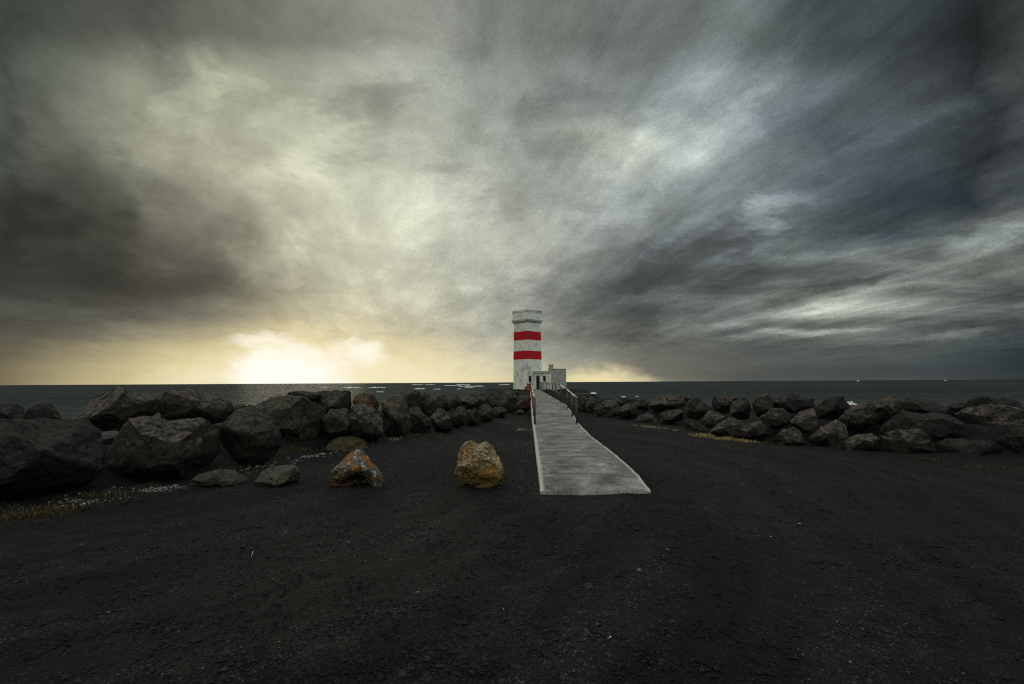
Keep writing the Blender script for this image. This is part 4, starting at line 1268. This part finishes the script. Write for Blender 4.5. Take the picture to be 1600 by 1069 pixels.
def along(line, n, spread):
    """world points scattered along a line of photo pixels lying on the ground"""
    g = [ground(px, py) for px, py in line]
    seg = [(g[i + 1] - g[i]).length for i in range(len(g) - 1)]
    out = []
    for _ in range(n):
        t = random.random() * sum(seg)
        for i, s_ in enumerate(seg):
            if t <= s_: break
            t -= s_
        q = g[i].lerp(g[i + 1], t / s_)
        out.append((q.x + random.gauss(0, spread), q.y + random.gauss(0, spread * 1.2)))
    return np.array(out)


pp = np.concatenate([
    along([(175, 771), (235, 765), (255, 758)], 900, 0.22),
    along([(365, 738), (400, 728), (425, 722), (445, 716)], 600, 0.24),
    along([(455, 717), (500, 709), (540, 703)], 600, 0.22),
    along([(590, 693), (625, 686), (650, 684)], 500, 0.12),
    along([(100, 790), (175, 771)], 400, 0.2),
])
k_ = RNG.uniform(-0.3, 1.1, len(pp)) < fbm(np.stack([pp[:, 0] * 4, pp[:, 1] * 4, pp[:, 0] * 0], -1), 3, 3)
pp = pp[k_]
tag(stones('shell_grit', pp[:, 0], pp[:, 1], RNG.gamma(2.0, 0.0055, len(pp)) + 0.003, M_PALE, RNG.beta(1.1, 1.6, len(pp)), 0.5), kind='stuff')


def grass(name, P_, hgt, mat, wid=0.004, lean=0.5, blades=7, spread=0.05, kind='stuff', zoff=0.0):
    n = len(P_) * blades
    base = np.repeat(P_, blades, 0) + RNG.normal(0, spread, (n, 2))
    z = land_z(base[:, 0], base[:, 1]) - 0.01 + zoff
    a = RNG.uniform(0, 2 * math.pi, n); h = hgt * RNG.uniform(0.35, 1.1, n) * np.clip(0.75 + 0.6 * fbm(np.stack([base[:, 0] * 3, base[:, 1] * 3, base[:, 0] * 0], -1), 3, 55), 0.25, 1.5); ln = RNG.uniform(0.1, lean, n) * h * 1.6
    b = RNG.uniform(0, 2 * math.pi, n)
    V = np.zeros((n, 5, 3))
    dx, dy = np.cos(a), np.sin(a); wx_, wy_ = np.cos(b) * wid, np.sin(b) * wid
    for k, (t, wd) in enumerate(((0, 1), (0, -1), (0.55, 0.8), (0.55, -0.8), (1, 0))):
        V[:, k, 0] = base[:, 0] + dx * ln * t ** 1.7 + wx_ * wd
        V[:, k, 1] = base[:, 1] + dy * ln * t ** 1.7 + wy_ * wd
        V[:, k, 2] = z + h * (t - 0.18 * t * t)
    T = np.array([(0, 1, 3), (0, 3, 2), (2, 3, 4)])
    F = (T[None] + 5 * np.arange(n)[:, None, None]).reshape(-1, 3)
    o = mesh_np(name, V.reshape(-1, 3), F, mat, smooth=False)
    at_ = o.data.attributes.new('tone', 'FLOAT', 'POINT')
    at_.data.foreach_set('value', np.repeat(RNG.beta(1.5, 1.8, n), 5).astype(np.float32))
    if kind: tag(o, kind=kind)
    return o


def patchy(P_, f=1.6, th=0.0):
    v = fbm(np.stack([P_[:, 0] * f, P_[:, 1] * f, P_[:, 0] * 0], -1), 3, 77)
    return P_[v + RNG.uniform(-0.25, 0.25, len(P_)) > th]


grass('dry_grass', patchy(np.concatenate([
    along([(20, 800), (90, 790), (165, 772), (240, 757), (320, 740), (350, 728)], 620, 0.16),
    along([(345, 735), (400, 722), (440, 708), (500, 698), (560, 694)], 380, 0.14),
    along([(300, 750), (330, 735)], 60, 0.08),
    along([(600, 690), (640, 684), (675, 679), (700, 674)], 260, 0.12),
])), 0.13, M_DRY, 0.004)
grass('golden_grass', patchy(np.concatenate([
    along([(993, 664), (1030, 669), (1060, 673)], 170, 0.10),
    along([(1092, 680), (1120, 685), (1165, 689), (1200, 690)], 420, 0.13),
    along([(795, 659), (830, 659)], 50, 0.06), along([(810, 673), (834, 673)], 50, 0.05), along([(824, 692), (836, 692)], 22, 0.03),
]), 2.6, 0.0), 0.10, M_GOLDG, 0.006, lean=1.2)
grass('scrubby_grass', np.concatenate([
    along([(5, 815), (60, 800), (140, 782)], 300, 0.22),
    along([(1480, 722), (1560, 731), (1590, 735)], 60, 0.10),
    along([(1440, 716), (1470, 720)], 30, 0.06),
]), 0.09, M_DRY, 0.004)

# mossy hummock behind the peaked stone
c_ = ground(540, 702); hum = []
th = RNG.uniform(0, 2 * math.pi, 420); rr_ = np.sqrt(RNG.uniform(0, 1, 420))
mp = np.stack([c_.x + np.cos(th) * rr_ * 0.42, c_.y + 0.1 + np.sin(th) * rr_ * 0.35], 1)
hv, hf = ICO[5]; hv = hv.copy()
hv = hv * (1 + 0.10 * fbm(hv * 2.5, 3, 4))[:, None] * np.array([0.46, 0.38, 0.26])
hum = mesh_np('moss_hummock', hv, hf, M_MOUND); hum.location = (c_.x, c_.y + 0.12, 0.0)
tag(hum, 'low green mossy hummock behind the peaked lichened stone', 'hummock')
# tufts growing on it are part of it
n = 1500
th = RNG.uniform(0, 2 * math.pi, n); rr_ = np.sqrt(RNG.uniform(0, 1, n))
qx, qy = np.cos(th) * rr_ * 0.45, np.sin(th) * rr_ * 0.37
qz = 0.26 * np.sqrt(np.clip(1 - (qx / 0.46) ** 2 - (qy / 0.38) ** 2, 0, 1)) - 0.01
V = np.zeros((n, 3, 3)); a = RNG.uniform(0, 6.28, n); h = RNG.uniform(0.02, 0.07, n)
V[:, 0] = np.stack([qx - 0.004, qy, qz], 1); V[:, 1] = np.stack([qx + 0.004, qy, qz], 1)
V[:, 2] = np.stack([qx * 1.12 + np.cos(a) * 0.02, qy * 1.12 + np.sin(a) * 0.02, qz + h], 1)
tf = mesh_np('moss_blades', V.reshape(-1, 3), np.arange(3 * n).reshape(-1, 3), M_GRN, smooth=False, parent=hum)
tag(tf, kind='stuff')
t_ = tf.data.attributes.new('tone', 'FLOAT', 'POINT'); t_.data.foreach_set('value', np.repeat(RNG.beta(1.4, 2, n), 3).astype(np.float32))

# a single white stalk lying in the gravel
s0_ = ground(392.5, 868); s1_ = s0_ + Vector((0.012, 0.01, 0.05))
z0_ = gz(s0_.x, s0_.y)
tag(MB().tube((s0_.x, s0_.y, z0_), (s1_.x, s1_.y, z0_ + 0.05), 0.003, 0.002, n=6).build('stalk', M_BUOYW, smooth=True),
    'single thin white stalk sticking up from the black gravel', 'stalk')
